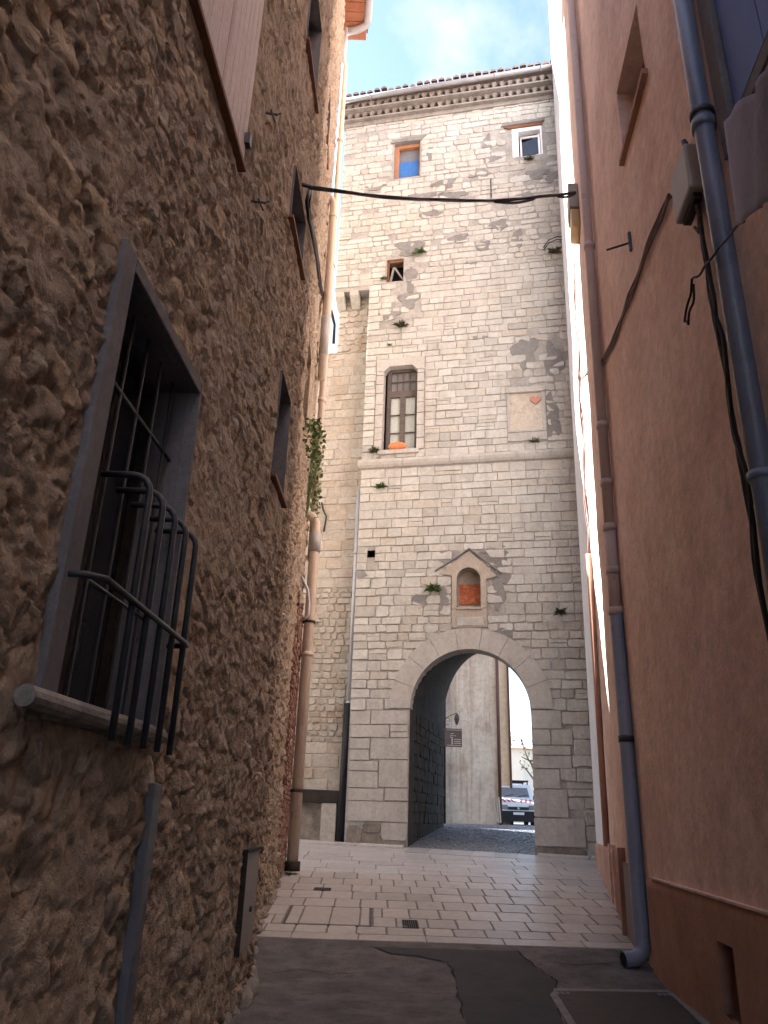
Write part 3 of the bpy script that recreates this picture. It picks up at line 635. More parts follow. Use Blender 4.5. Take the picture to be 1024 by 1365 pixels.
eb.add([(x5, 17.5, -.1), (12, 17.5, -.1), (12, 17.5, ZR), (x6, 17.5, ZR), (12, -8, ZR), (12, -8, -.1), (2.11, -8, -.1), (2.11, -8, ZR)], [(0, 1, 2, 3), (1, 5, 4, 2), (5, 6, 7, 4), (3, 2, 4, 7)]); eb.build('end_wall', m_plaster, rh)
rf = MB(); rf.add([(1.7, -8.3, ZR), (4.9, 17.4, ZR), (12, 17.4, ZR+1.8), (12, -8.3, ZR+1.8), (1.7, -8.3, ZR+.12), (4.9, 17.4, ZR+.12), (12, 17.4, ZR+1.92), (12, -8.3, ZR+1.92)], [(0, 1, 2, 3), (4, 7, 6, 5), (0, 4, 5, 1), (1, 5, 6, 2), (3, 7, 4, 0), (2, 6, 7, 3)]); rf.build('roof', m_tile, rh)
def rplinth(Y0, Y1, z0, z1, d, m, nm, holes=()):
    Ys = lines(Y0, Y1, .3, [h[i] for h in holes for i in (0, 1)]); Zs = lines(z0, z1, .12, [h[i] for h in holes for i in (2, 3)])
    A_, B_ = np.meshgrid(Ys, Zs); D = np.full(A_.shape, d)+(fbm(A_*1.2, B_*1.2, 8, 3)-.5)*.02; D[-1, :] = .0; 
    top = lines(z0, z1, .12)
    V, F, _, _ = grid(lambda a, b, dd: (xr(a, b)-dd, a, b), Ys, np.append(Zs, z1+.004), holes, np.vstack([np.vstack([D[:-1], np.full((1, D.shape[1]), d)]), np.full((1, D.shape[1]), -.01)]))
    return mk(nm, V, F[:, ::-1], m, rh)
rplinth(-8, 9.9, -.05, 1.03, .035, m_plinth, 'plinth', [VH])
pl2 = rplinth(11.6, 17.46, -.05, 1.22, .035, m_plinth, 'plinth')
lip = MB()
for i in range(70):
    Y0 = -8+i*.4; 
    if Y0+.4 > 9.95: break
    lip.cub(RW, Y0, Y0+.4, 1.03, 1.05, -.02, .05)
lip.build('plinth_moulding', m_plaster, rh)
o = reveal(V1, .30, m_plaster, m_gdark, RW, rh); s_ = MB(); s_.cub(RW, V1[0]-.06, V1[1]+.06, V1[2]-.09, V1[2]-.002, -.3, .07); s_.build('sill', m_soffit if False else m_plinth, o, bevel=.006)
o['label'] = 'small square recessed window high in the wall'
f_ = MB(); a0, a1, b0, b1 = V1
for (p, q, r_, s2) in ((a0, a0+.07, b0, b1), (a1-.07, a1, b0, b1), (a0+.07, a1-.07, b1-.07, b1), (a0+.07, a1-.07, b0, b0+.07), ((a0+a1)/2-.04, (a0+a1)/2+.04, b0+.07, b1-.07)): f_.cub(RW, p, q, r_, s2, -.296, -.25)
f_.build('frame', m_surround, o)
o = reveal(V2, .22, m_surround, m_bluesh, RW, rh); o['label'] = 'blue shuttered window with grey surround'
a0, a1, b0, b1 = V2; s_ = MB()
for (p, q, r_, s2) in ((a1-.004, a1+.20, b0-.05, b1), (a0-.2, a0+.004, b0-.05, b1), (a0-.2, a1+.2, b0-.2, b0-.055)): s_.cub(RW, p, q, r_, s2, -.05, .03)
s_.build('surround', m_surround, o, bevel=.006)
for s0, s1 in ((a0+.02, (a0+a1)/2-.006), ((a0+a1)/2+.006, a1-.02)):
    sh = MB(); sh.cub(RW, s0, s1, b0+.02, b1, -.20, -.03); sh.build('shutter', m_bluesh, o, bevel=.005)
o = reveal(VH, .13, m_vent, m_vent, RW, rh, 'cellar_vent'); o['label'] = 'dark upright cellar opening in the plinth'
for (p, q, r_, s2) in ((VH[0]-.01, VH[0]+.004, VH[2], VH[3]), (VH[1]-.004, VH[1]+.01, VH[2], VH[3])): vr = MB(); vr.cub(RW, p, q, r_, s2, -.12, .034); vr.build('edge', m_plinth, o)
# grey box door and boards at the foot of the wall beyond the pipe
gb = MB(); gb.cub(RW, 10.25, 11.45, .12, 1.12, -.05, .045); d_ = gb.build('cabinet_door', m_grdoor, rh, bevel=.008); d_['label'] = 'low grey cabinet door by the downpipe'
for Y_ in (11.5, 12.9, 13.6):
    p_ = MB(); p_.cub(RW, Y_, Y_+.10, zf(Y_)-.05, 1.3, -.03, .10 if Y_ < 12 else .06); p_.build('pilaster_strip', m_plinth if Y_ < 12 else m_plaster, rh, bevel=.008)

# drainpipes on the right house
Yp1 = sum(rw(x, y, .10)[0] for x, y in ((907, 0), (950, 250), (1004, 521)))/3; print('PIPE', Yp1)
pipe('downpipe', 'thick slate blue downpipe near the viewer, high on the terracotta wall', 'downpipe',
     [RW(Yp1, 13, .10), RW(Yp1, 7.3, .10), RW(Yp1, .06, .10)], .082, m_navy, parts=((7.22, .10, .1, m_navy, 'collar'), (7.34, .05, .105, m_iron, 'bracket'), (3.9, .06, .1, m_navy, 'collar'), (11.4, .1, .1, m_navy, 'collar')), loc=RW(Yp1, 0, .1))
Yp2 = 10.25
o = thing('downpipe', 'downpipe painted mauve above and slate blue below with a kicked out foot', 'downpipe', RW(10.1, zf(10.1), .1))
zs = rw(815, 800)[1]
b = MB(); b.tube([RW(Yp2, 23, .09), RW(Yp2, 12, .09), RW(Yp2, 5.55, .09)], .075, 14); b.build('upper_tube', m_mauve, o, True)
b = MB(); b.tube([RW(Yp2, 5.55, .09), RW(Yp2, 4.30, .09)], .085, 14); b.build('middle_tube', m_mauve, o, True)
b = MB(); b.tube([RW(Yp2, 4.32, .09), RW(Yp2-.06, 2.5, .09), RW(Yp2-.10, .45, .09)]+[RW(Yp2-.12, .30, .09)]+[RW(Yp2-.12-.02*k, .30-.14*math.sin(a), .09+.14*(1-math.cos(a))) for k, a in enumerate((.5, .9, 1.3))]+[RW(Yp2-.19, .155, .34)], .088, 16, False); b.build('lower_tube', m_blue, o, True)
b = MB(); b.tube([RW(Yp2-.187, .156, .325), RW(Yp2-.191, .155, .341)], .07, 14); b.build('mouth', m_dark, o)
for z_, r_ in ((10.6, .09), (7.2, .09), (6.25, .09), (5.55, .1), (4.9, .1), (4.32, .1)): b = MB(); b.tube([RW(Yp2, z_-.05, .09), RW(Yp2, z_+.05, .09)], r_, 14); b.build('collar', m_mauve, o, True)
b = MB(); b.tube([RW(Yp2-.06, 2.58, .09), RW(Yp2-.06, 2.66, .09)], .10, 14); b.build('bracket', m_iron, o, True)
# slim terracotta conduit on the far stretch of the wall
Yc = 13.9
b = MB(); b.tube([RW(Yc, 6.4, .06), RW(Yc, 1.25, .06)], .055, 10); tag(b.build('conduit', m_plinth, None, True), 'slim reddish brown conduit on the far stretch of the terracotta wall', 'conduit')
cbm = MB()
for j in range(3):
    pts = []; z_ = 6.3
    while z_ < 13.2: pts.append(RW(Yc-.6*(z_-6.3)/6.9+.05*math.sin(z_*2.1+j*2)+j*.05, z_, .05+.03*math.sin(z_*3.3+j))); z_ += .3
    cbm.tube(pts, .014, 6)
tag(cbm.build('wall_cable', m_rcable, None, True), 'loose bundle of cables running up the sunlit end of the terracotta wall', 'cable')
# meter box on the sunlit end
Ym, zm = rw(765, 262); Ym2, zm2 = rw(758, 320)
o = thing('meter_box', 'grey cable box with yellowed lid under the overhead cable on the sunlit wall', 'cable box', RW(12.0, 12.6, 0))
b = MB(); b.cub(RW, 11.6, 12.2, 12.75, 13.35, 0, .2); b.build('case', m_box, o, bevel=.02)
b = MB(); b.cub(RW, 11.64, 12.15, 12.3, 12.74, .0, .17); b.build('lid', m_yellow, o, bevel=.02)
# junction box, bracket rod and cables on the near plaster
Yj, zj = rw(914, 244, .1)
o = thing('junction_box', 'weathered grey junction box on the pink plaster beside the blue downpipe', 'junction box', RW(Yj, zj-.3, 0))
b = MB(); b.cub(RW, Yj-.26, Yj+.22, zj-.30, zj+.22, .02, .17); b.build('case', m_box, o, bevel=.025)
b = MB(); b.cub(RW, Yj-.2, Yj+.16, zj-.36, zj-.302, .04, .12); b.build('gland', m_cable, o, bevel=.01)
b = MB(); b.tube([RW(Yj-.1, zj-.3, .08), RW(Yj-.12, zj-.5, .07), RW(Yj-.04, zj-.62, .06), RW(Yj+.02, zj-.5, .07)], .016, 6); b.build('cable_tail', m_rcable, o, True)
Y_, z_ = rw(842, 322, 0); 
b = MB(); b.tube([RW(Y_, z_, -.02), RW(Y_+.03, z_-.12, .32)], .014, 8); b.tube([RW(Y_, z_-.14, .01), RW(Y_, z_+.14, .012)], .03, 6); tag(b.build('iron_rod', m_iron), 'thin iron rod sticking out of the pink plaster below the square window', 'rod')
def wcable(name, label, pxs, r, m, off=.03, n=1, mp=rw, W=RW):
    mb = MB()
    for j in range(n):
        base = [mp(*p) for p in pxs]; pts = []
        for i in range(len(base)-1):
            for k in range(4):
                t = k/4; pts.append((base[i][0]*(1-t)+base[i+1][0]*t, base[i][1]*(1-t)+base[i+1][1]*t))
        pts.append(base[-1])
        mb.tube([W(y_+j*.03*math.sin(i*.5+j), z_+j*.045+.012*math.sin(i*1.3+j*2), off+.008*math.sin(i*.9+j)) for i, (y_, z_) in enumerate(pts)], r, 6)
    return tag(mb.build(name, m, None, True), label, 'cable')
wcable('wall_cable', 'brown cable bundle slanting down the pink plaster from the junction box to the mauve pipe', [(899, 262), (886, 290), (866, 338), (849, 385), (832, 430), (818, 465), (804, 488)], .014, m_rcable, .03, 3)
wcable('wall_cable', 'black cable bundle clipped to the wall beside the slate blue downpipe', [(922, 190), (934, 258), (946, 330), (958, 392), (967, 450), (979, 520), (989, 575), (998, 620), (1009, 690), (1024, 780), (1046, 900)], .018, m_cable, .05, 3)
wcable('wall_cable', 'thin black cable with a hanging loop, crossing the slate blue downpipe', [(1030, 296), (1004, 318), (985, 342), (966, 364), (955, 374), (948, 402), (943, 430), (948, 432), (954, 405), (957, 380)], .011, m_cable, .20, 1)
wcable('wall_cable', 'pair of thin conduits running down the wall beside the mauve pipe top', [(771, 60), (778, 180), (784, 280), (790, 380), (797, 470), (801, 540)], .018, m_mauve, .03, 2)
# cloth hanging at the right edge
ct = MB(); na, nb = 16, 16
cor = [(967, 162), (1050, 68), (1066, 240), (985, 300)]
cw = [Vector(RW(*rw(*p, d_), d_)) for p, d_ in zip(cor, (.22, .75, .75, .22))]
vs = []
for j in range(nb+1):
    for i in range(na+1):
        s, t = i/na, j/nb; p = (cw[0]*(1-s)+cw[1]*s)*(1-t)+(cw[3]*(1-s)+cw[2]*s)*t
        vs.append(p+Vector((.05*math.sin(s*14+t*2)*s, .06*math.sin(s*11+t)*s*(.5+t), .03*math.sin(s*7+t*4)*s)))
ct.add(vs, [(j*(na+1)+i, j*(na+1)+i+1, (j+1)*(na+1)+i+1, (j+1)*(na+1)+i) for j in range(nb) for i in range(na)])
o = tag(ct.build('hanging_cloth', m_cloth, None, True), 'mauve grey cloth hanging out at the blue shuttered window, cut by the right edge', 'cloth')
s_ = o.modifiers.new('thickness', 'SOLIDIFY'); s_.thickness = .012

# ================================================================== TOWER
tower = thing('stone_tower', 'tall square tower of pale limestone with an arched passage through it', 'tower', TW(0, .9, -2.7))
UL, UR, UT, ZT = -2.95, 4.2, -4.05, 23.62; SPR = 4.07; RI = 1.45; RO = 1.97; TD = 5.6
ZC = tw(470, 388)[1]    # underside of the projecting upper left part
def rec(x0, x1, y0, y1):
    a = tw(x0, (y0+y1)/2); b = tw(x1, (y0+y1)/2); c = tw((x0+x1)/2, y0); d = tw((x0+x1)/2, y1); return (a[0], b[0], d[1], c[1])
BW = rec(511, 556, 488, 600); TL_ = rec(526, 560, 190, 236); TR_ = rec(683, 723, 170, 208); SO = rec(516, 538, 346, 375); NI = rec(609, 641, 757, 810); PQ = rec(676, 728, 517, 588); SQ = rec(490, 500, 734, 743)
STR = (UL-.08, UR, 10.58, 10.86)
holes = [BW, TL_, TR_, SO, NI, SQ]
# mortar backing with its openings
us = sorted(set([UL, UR, -RI, RI]+[h[i] for h in holes for i in (0, 1)])); zs_ = sorted(set([0., SPR, 6.2, ZT]+[h[i] for h in holes for i in (2, 3)]))
bk = MB()
for i in range(len(us)-1):
    for j in range(len(zs_)-1):
        uc, zc = (us[i]+us[i+1])/2, (zs_[j]+zs_[j+1])/2
        if any(h[0] < uc < h[1] and h[2] < zc < h[3] for h in holes): continue
        if abs(uc) < RI and zc < SPR: continue
        if abs(uc) < RI and SPR < zc < 6.2: continue
        bk.add([TW(us[i], zs_[j]), TW(us[i+1], zs_[j]), TW(us[i+1], zs_[j+1]), TW(us[i], zs_[j+1])], [(0, 1, 2, 3)])
n = 40
arc = [(-RI*math.cos(math.pi*k/n), SPR+RI*math.sin(math.pi*k/n)) for k in range(n+1)]
for k in range(n):
    (u0, z0), (u1, z1) = arc[k], arc[k+1]; bk.add([TW(u0, z0), TW(u1, z1), TW(u1, 6.2), TW(u0, 6.2)], [(0, 1, 2, 3)])
bk.add([TW(UT, ZC), TW(UL, ZC), TW(UL, ZT), TW(UT, ZT)], [(0, 1, 2, 3)]); bk.add([TW(UT, ZC), TW(UL, ZC), TW(UL, ZC, -.6), TW(UT, ZC, -.6)], [(0, 1, 2, 3)])
# sides, back, top
for q in ([TW(UT, ZC), TW(UT, ZC, -TD), TW(UT, ZT, -TD), TW(UT, ZT)], [TW(UL, 0), TW(UL, 0, -TD), TW(UL, ZC, -TD), TW(UL, ZC)], [TW(UR, 0), TW(UR, 0, -TD), TW(UR, ZT, -TD), TW(UR, ZT)], [TW(UL, ZC, -.6), TW(UT, ZC, -.6), TW(UT, ZC, -TD), TW(UL, ZC, -TD)],
          [TW(UT, 6.9, -TD), TW(UR, 6.9, -TD), TW(UR, ZT, -TD), TW(UT, ZT, -TD)], [TW(UT, ZT), TW(UR, ZT), TW(UR, ZT, -TD), TW(UT, ZT, -TD)]): bk.add(q, [(0, 1, 2, 3)])
bk.build('mortar', m_mortar, tower)
# vaulted passage: front arch lofted to a taller rear arch
def prof(hw, spr, rise, off=0, n=24, z0=.2):
    return [(off-hw, z0), (off-hw, (z0+spr)/2)]+[(off-hw*math.cos(math.pi*k/n), spr+rise*math.sin(math.pi*k/n)) for k in range(n+1)]+[(off+hw, (z0+spr)/2), (off+hw, z0)]
def PP(u, z, l): p = TC+EX*u+PB*l; return (p[0], p[1], z)
ps = MB(); secs = [(0.0, RI, SPR, RI), (.55, RI, SPR, RI), (.56, RI+.06, SPR+.1, RI+.16), (2.5, RI+.06, SPR+.22, RI+.45), (TD, RI+.06, SPR+.36, RI+.75)]
nn = len(prof(1, 1, 1))
vs = [PP(u, z, l_) for l_, hw, sp, ri in secs for u, z in prof(hw, sp, ri)]
ps.add(vs, [(i*nn+k, i*nn+k+1, (i+1)*nn+k+1, (i+1)*nn+k) for i in range(len(secs)-1) for k in range(nn-1)])
# rear wall round the rear arch
rp_ = prof(RI+.06, SPR+.36, RI+.75)
for k in range(len(rp_)-1):
    (u0, z0), (u1, z1) = rp_[k], rp_[k+1]
    c0, c1 = (UL if u0 < 0 else UR, z0) if (k < 2 or k >= len(rp_)-3) else (u0, 6.95), (UL if u1 < 0 else UR, z1) if (k < 1 or k >= len(rp_)-3) else (u1, 6.95)
    ps.add([PP(u0, z0, TD), PP(u1, z1, TD), PP(c1[0], c1[1], TD), PP(c0[0], c0[1], TD)], [(0, 1, 2, 3)])
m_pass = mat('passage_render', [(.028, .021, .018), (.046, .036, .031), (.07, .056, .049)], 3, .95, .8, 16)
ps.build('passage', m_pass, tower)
   # stones showing in the passage side walls
for sd in (-1, 1):
    pst = MB(); z_ = .9
    while z_ < SPR-.1:
        h_ = random.uniform(.2, .34); l_ = .58
        while l_ < TD-.1:
            w_ = random.uniform(.3, .7); b_ = min(l_+w_, TD-.02)
            if b_-l_ > .1: pst.stone((lambda a, b, d: PP(sd*(RI+.06-d), b, a)), l_+.01, b_-.01, z_+.01, z_+h_-.01, .02, .01, .2)
            l_ += w_
        z_ += h_
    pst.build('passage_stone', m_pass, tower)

st = MB(); blk = MB(); dirt = MB(); blk2 = MB(); dirt2 = MB()
def EXC(u, z, m=.0): return any(h[0]-m < u < h[1]+m and h[2]-m < z < h[3]+m for h in exc)
BWS = (BW[0]-.24, BW[1]+.22, BW[2]-.02, BW[3]+.26)
exc = [BWS, (TL_[0]-.08, TL_[1]+.04, TL_[2]-.03, TL_[3]+.22), (TR_[0]-.2, TR_[1]+.1, TR_[2]-.1, TR_[3]+.28), (SO[0]-.05, SO[1]+.05, SO[2]-.03, SO[3]+.1), PQ, STR, SQ]
gx0, gz0 = tw(626, 733); gl0, gzl = tw(580, 763); gr0, gzr = tw(669, 766)
NB = (NI[0]-.12, NI[1]+.14, tw(626, 838)[1], NI[3]+.45)
exc.append(NB)
# dressed jamb blocks read from the masonry, (left, right, top, bottom)
def jb(px0, px1, py0, py1, mbk=blk, g=.005, **k):
    a = tw(px0, (py0+py1)/2)[0]; b = tw(px1, (py0+py1)/2)[0]; c = tw((px0+px1)/2, py0)[1]; d = tw((px0+px1)/2, py1)[1]
    exc.append((a, b, d, c)); kw = dict(dep=.030, jit=.004, rnd=.05, inset=.008, tilt=.004); kw.update(k); mbk.stone(TW, a+g, b-g, d+g, c-g, **kw)
X1 = lambda x: 450+x/5.46
Y1 = lambda y: 900+y/5.46
for x0, x1, y0, y1 in ((95, 243, 258, 360), (245, 519, 258, 360), (95, 380, 360, 456), (384, 517, 360, 415), (384, 517, 415, 456), (92, 236, 458, 538), (88, 232, 540, 620), (240, 516, 458, 614), (85, 297, 625, 696), (80, 297, 700, 820), (300, 514, 617, 820), (78, 340, 822, 915), (344, 513, 822, 915), (72, 512, 919, 1066)):
    jb(X1(x0), X1(x1), Y1(y0), Y1(y1))
X2 = lambda x: 700+x/5.255
Y2 = lambda y: 900+y/5.255
for x0, x1, y0, y1 in ((46, 255, 246, 378), (48, 178, 380, 491), (182, 335, 380, 491), (50, 320, 495, 561), (52, 328, 564, 655), (55, 246, 658, 798), (60, 302, 800, 998), (66, 425, 1002, 1204)):
    jb(X2(x0), X2(x1), Y2(y0), Y2(y1), blk2)
jb(X2(70), X2(440), Y2(1210), Y2(1290), dirt2, rnd=.1, jit=.012, tilt=.02)
jb(X1(318), X1(508), Y1(1075), Y1(1205), blk, rnd=.12); jb(X1(60), X1(180), Y1(1090), Y1(1250), dirt, rnd=.25, jit=.02); jb(X1(185), X1(318), Y1(1150), Y1(1250), dirt, rnd=.25, jit=.02); jb(X1(185), X1(315), Y1(1072), Y1(1148), dirt, rnd=.3, jit=.02); jb(X1(322), X1(505), Y1(1207), Y1(1262), dirt, rnd=.25, jit=.02)
# corner quoins up the left edge, then courses; patches keep rubble in wide mortar
patches = [rec(512, 562, 318, 432), rec(690, 760, 440, 514), rec(700, 745, 212, 246), rec(560, 745, 250, 335), rec(585, 740, 175, 245), rec(465, 505, 160, 240), rec(728, 760, 514, 600), rec(575, 680, 745, 850)]
pk = [.8, .6, .85, .34, .26, .3, .4, .22]
def patch(u, z):
    for p, k in zip(patches, pk):
        if p[0] < u < p[1] and p[2] < z < p[3]: return k
    return .2 if z > 17.2 else 0.
def free(u0, u1, z0, z1):
    """split an interval round the openings and dressed pieces it would cut into"""
    iv = [(u0, u1)]
    for h in exc:
        if h[3] > z0+.05 and h[2] < z1-.05:
            nv = []
            for a, b in iv:
                if h[1] <= a or h[0] >= b: nv.append((a, b)); continue
                if h[0] > a: nv.append((a, h[0]))
                if h[1] < b: nv.append((h[1], b))
            iv = nv
    zc = (z0+z1)/2
    if zc < 6.05:
        hw = RO-.10 if zc < SPR else (math.sqrt(max(0, (RO-.05)**2-(zc-SPR)**2)) if zc < SPR+RO-.05 else 0)
        if zc < SPR: hw = RI
        if hw > 0:
            nv = []
            for a, b in iv:
                if hw <= a or -hw >= b: nv.append((a, b)); continue
                if -hw > a: nv.append((a, -hw))
                if hw < b: nv.append((hw, b))
            iv = nv
    return iv
def course_fill(mbk, u0, u1, z0, z1, wmin, wmax, dep, g, rough, prob=None, mp=TW):
    for a, b in free(u0, u1, z0, z1):
        u = a
        while u < b-.02:
            w_ = random.uniform(wmin, wmax)*(1.5 if random.random() < .12 else 1); e = u+w_
            if b-e < wmin*.55: e = b
            k = prob((u+e)/2, (z0+z1)/2) if prob else 0
            gg = g+random.uniform(0, .005); jz = random.uniform(-.012, .012) if z0 > 6 else random.uniform(-.022, .022)
            if k > .15:
                if random.random() > (k-.12)*.8 and e-u > .08:
                    s_ = k*.09; mbk.stone(mp, u+gg+random.uniform(0, s_)*.6, e-gg-random.uniform(0, s_)*.6, z0+gg+random.uniform(0, s_)*.5, z1-gg-random.uniform(0, s_)*.5, dep*.8, .013, .22, -.02, .016, .012)
            elif e-u > .06:
                if random.random() < .07 and e-u > .2:
                    zm_ = (z0+z1)/2+random.uniform(-.03, .03); mbk.stone(mp, u+gg, e-gg, z0+gg, zm_-.004, dep, rough, .05, -.02, .01, .008); mbk.stone(mp, u+gg, e-gg, zm_+.004, z1-gg, dep*.9, rough, .05, -.02, .01, .008); u = e; continue
                mbk.stone(mp, u+gg, e-gg, z0+gg+max(0, jz), z1-gg+min(0, jz), dep*random.choice((.6, 1, 1, 1.25)), rough, .02+rough*7, -.02, .008+rough*.5, .010)
            u = e
z_ = .55
ZJ = tw(500, 947)[1]
while z_ < ZT-.05:
    h_ = random.uniform(.19, .275)
    if z_ < 4: h_ = random.uniform(.24, .36)
    elif z_ < 7.6: h_ = random.uniform(.2, .3)
    elif z_ > 17: h_ = random.uniform(.17, .27)
    if 10.3 < z_ < 10.58: h_ = max(.12, 10.58-z_)
    if STR[2]-.01 <= z_ < STR[3]: z_ = STR[3]; continue
    if ZJ-.45 < z_ < ZJ-.02: h_ = ZJ-z_ if ZJ-z_ < .4 else (ZJ-z_)/2
    h_ = min(h_, ZT-z_); r_ = .012 if z_ < 7.4 else .005
    if z_ > 17: r_ = .013
    lft = UT if z_ >= ZC-.05 else UL
    qw = random.uniform(.45, .8) if int(z_*4) % 2 else random.uniform(.28, .42)
    course_fill(st, lft, lft+qw, z_, z_+h_, .28, .8, .028, .003, .005, (lambda a, b: .3 if b > 19 else 0) if z_ > 17 else None)
    course_fill(st, lft+qw, UR, z_, z_+h_, .26, .56, .024, .0025 if z_ > 7 else .006, r_, patch); z_ += h_
wallt = st.build('wall', m_tower, tower); blk.build('jamb_block', m_smooth, tower); dirt.build('base_stone', m_dirt, tower); blk2.build('jamb_block', m_smooth, tower); dirt2.build('base_stone', m_dirt, tower)
# render patches lying over the backing
pt = MB()
def blob(cx, cz, rx, rz, d=.022, n=22):
    poly = []
    ph = random.uniform(0, 6)
    for k in range(n):
        a = 2*math.pi*k/n; r_ = 1+.22*math.sin(3*a+ph)+.14*math.sin(5*a+ph*2)+random.uniform(-.08, .08); poly.append((cx+rx*r_*math.cos(a), cz+rz*r_*math.sin(a)))
    q = MB(); q.prism(TW, poly, -.01, d); q.build('cement_patch', m_grey, tower)
for (px, py, rx, rz) in ((592, 246, .36, .22), (655, 212, .30, .14), (650, 190, .16, .30), (640, 232, .34, .14), (568, 262, .5, .17), (735, 236, .2, .22), (645, 330, .20, .28), (690, 318, .16, .34), (612, 318, .30, .16), (546, 330, .42, .3), (548, 372, .16, .5), (520, 420, .3, .16), (700, 470, .34, .5), (738, 480, .26, .5), (735, 555, .22, .7), (668, 760, .26, .34), (600, 742, .34, .18), (660, 735, .34, .14), (640, 450, .25, .06), (482, 770, .14, .2), (716, 232, .34, .2), (672, 845, .26, .12), (664, 790, .16, .4), (655, 742, .3, .16), (600, 262, .5, .2), (665, 300, .3, .2), (700, 262, .34, .16), (500, 250, .3, .12), (575, 285, .4, .12), (573, 205, .10, .3), (630, 350, .2, .08), (545, 400, .3, .3), (590, 795, .14, .36), (560, 800, .2, .2), (510, 612, .16, .12)):
    u, z = tw(px, py); blob(u, z, rx, rz)
# arch ring
rg = MB(); nv = 9; 
for k in range(nv):
    t0, t1 = math.pi*k/nv+.0022, math.pi*(k+1)/nv-.0022; seg = 6
    poly = [(-RO*math.cos(t0+(t1-t0)*i/seg), SPR+RO*math.sin(t0+(t1-t0)*i/seg)) for i in range(seg+1)]+[(-(RI-.012)*math.cos(t1-(t1-t0)*i/seg), SPR+(RI-.012)*math.sin(t1-(t1-t0)*i/seg)) for i in range(seg+1)]
    rg.ct = random.random(); rg.prism(TW, poly, -.5, .045+random.uniform(-.003, .003))
o = rg.build('arch_ring', m_smooth, tower, bevel=.004)
# string course
sc_ = MB(); u = UL-.08
while u < UR:
    e = min(u+random.uniform(.7, 1.3), UR); k = random.uniform(-.004, .004)
    prf = [(10.58, .0), (10.60, .06), (10.66, .10), (10.74, .125), (10.80, .12), (10.84, .08), (10.86, .0)]
    vs = [TW(uu, zz, dd+k) for uu in (u+.004, e-.004) for zz, dd in prf]; m_ = len(prf)
    sc_.add(vs, [(i, i+1, m_+i+1, m_+i) for i in range(m_-1)]+[tuple(range(m_)), tuple(range(m_, 2*m_))[::-1]]); u = e
sc_.build('string_course', m_smooth, tower)
# leaded window with stone surround and clipped corners
a0, a1, b0, b1 = BW; o = MB(); ch = .16
def surr(mb, h, l_, r_, t_, d, ch=0, mp=TW):
    a0, a1, b0, b1 = h
    zz = b0
    while zz < b1-ch-.02:
        hh = random.uniform(.28, .42); e = min(zz+hh, b1-ch)
        mb.stone(mp, a0-l_, a0-.0, zz+.004, e-.004, d, .003, .04, -.25, .01, .002); mb.stone(mp, a1, a1+r_, zz+.004, e-.004, d, .003, .04, -.25, .01, .002); zz = e
    mb.prism(mp, [(a0-l_, b1-ch+.004), (a0, b1-ch+.004), (a0+ch, b1), (a1-ch, b1), (a1, b1-ch+.004), (a1+r_, b1-ch+.004), (a1+r_, b1+t_), (a0-l_, b1+t_)], -.25, d)
surr(o, BW, .23, .21, .25, .036, ch)
win = o.build('tall_window', m_smooth, tower, bevel=.006)
fm = MB(); zt = tw(533, 526, -.2)[1]; u0, u1 = a0+.07, a1-.03; D0, D1 = -.24, -.17
um = (u0+u1)/2+.02
for (p, q, r_, s_) in ((u0, u0+.11, b0+.0, b1-.02), (u1-.06, u1, b0, b1-.02), (u0+.11, u1-.06, zt-.10, zt+.10), (u0+.11, u1-.06, b1-.10, b1-.02), (um-.075, um+.075, b0, zt-.10), (u0+.11, um-.075, b0, b0+.06), (um+.075, u1-.06, b0, b0+.06)): fm.cub(TW, p, q, r_, s_, D0, D1)
fr_ = fm.build('oak_frame', m_grayw, win)
def gbar(p, q, r_, s_, d0, d1): mu = MB(); mu.cub(TW, p, q, r_, s_, d0, d1); mu.build('glazing_bar', m_grayw, win)
for k in (1, 2):
    zz = b0+.06+(zt-.16-b0)*k/3; gbar(u0+.11, um-.075, zz-.014, zz+.014, D0+.02, D1-.015); gbar(um+.075, u1-.06, zz-.014, zz+.014, D0+.02, D1-.015)
for k in (1, 2, 3):
    uu = u0+.11+(u1-u0-.17)*k/4; gbar(uu-.012, uu+.012, zt+.10, b1-.10, D0+.02, D1-.015)
gbar(u0+.11, u1-.06, (zt+b1)/2-.01, (zt+b1)/2+.01, D0+.022, D1-.017)
g_ = MB(); g_.cub(TW, u0+.02, u1-.02, b0+.02, zt, D0-.02, D0+.005); g_.build('curtained_pane', m_lace, win)
g_ = MB(); g_.cub(TW, u0+.02, u1-.02, zt+.0, b1-.03, D0-.02, D0+.004); g_.build('leaded_pane', m_ggrey, win)
sl_ = MB(); sl_.cub(TW, a0-.1, a1+.08, b0-.13, b0-.003, -.24, .09); sl_.build('sill', m_smooth, win, bevel=.012)
bkk = MB(); bkk.add([TW(a0, b0, -.26), TW(a1, b0, -.26), TW(a1, b1, -.26), TW(a0, b1, -.26)], [(0, 1, 2, 3)]); bkk.build('back', m_dark, win)
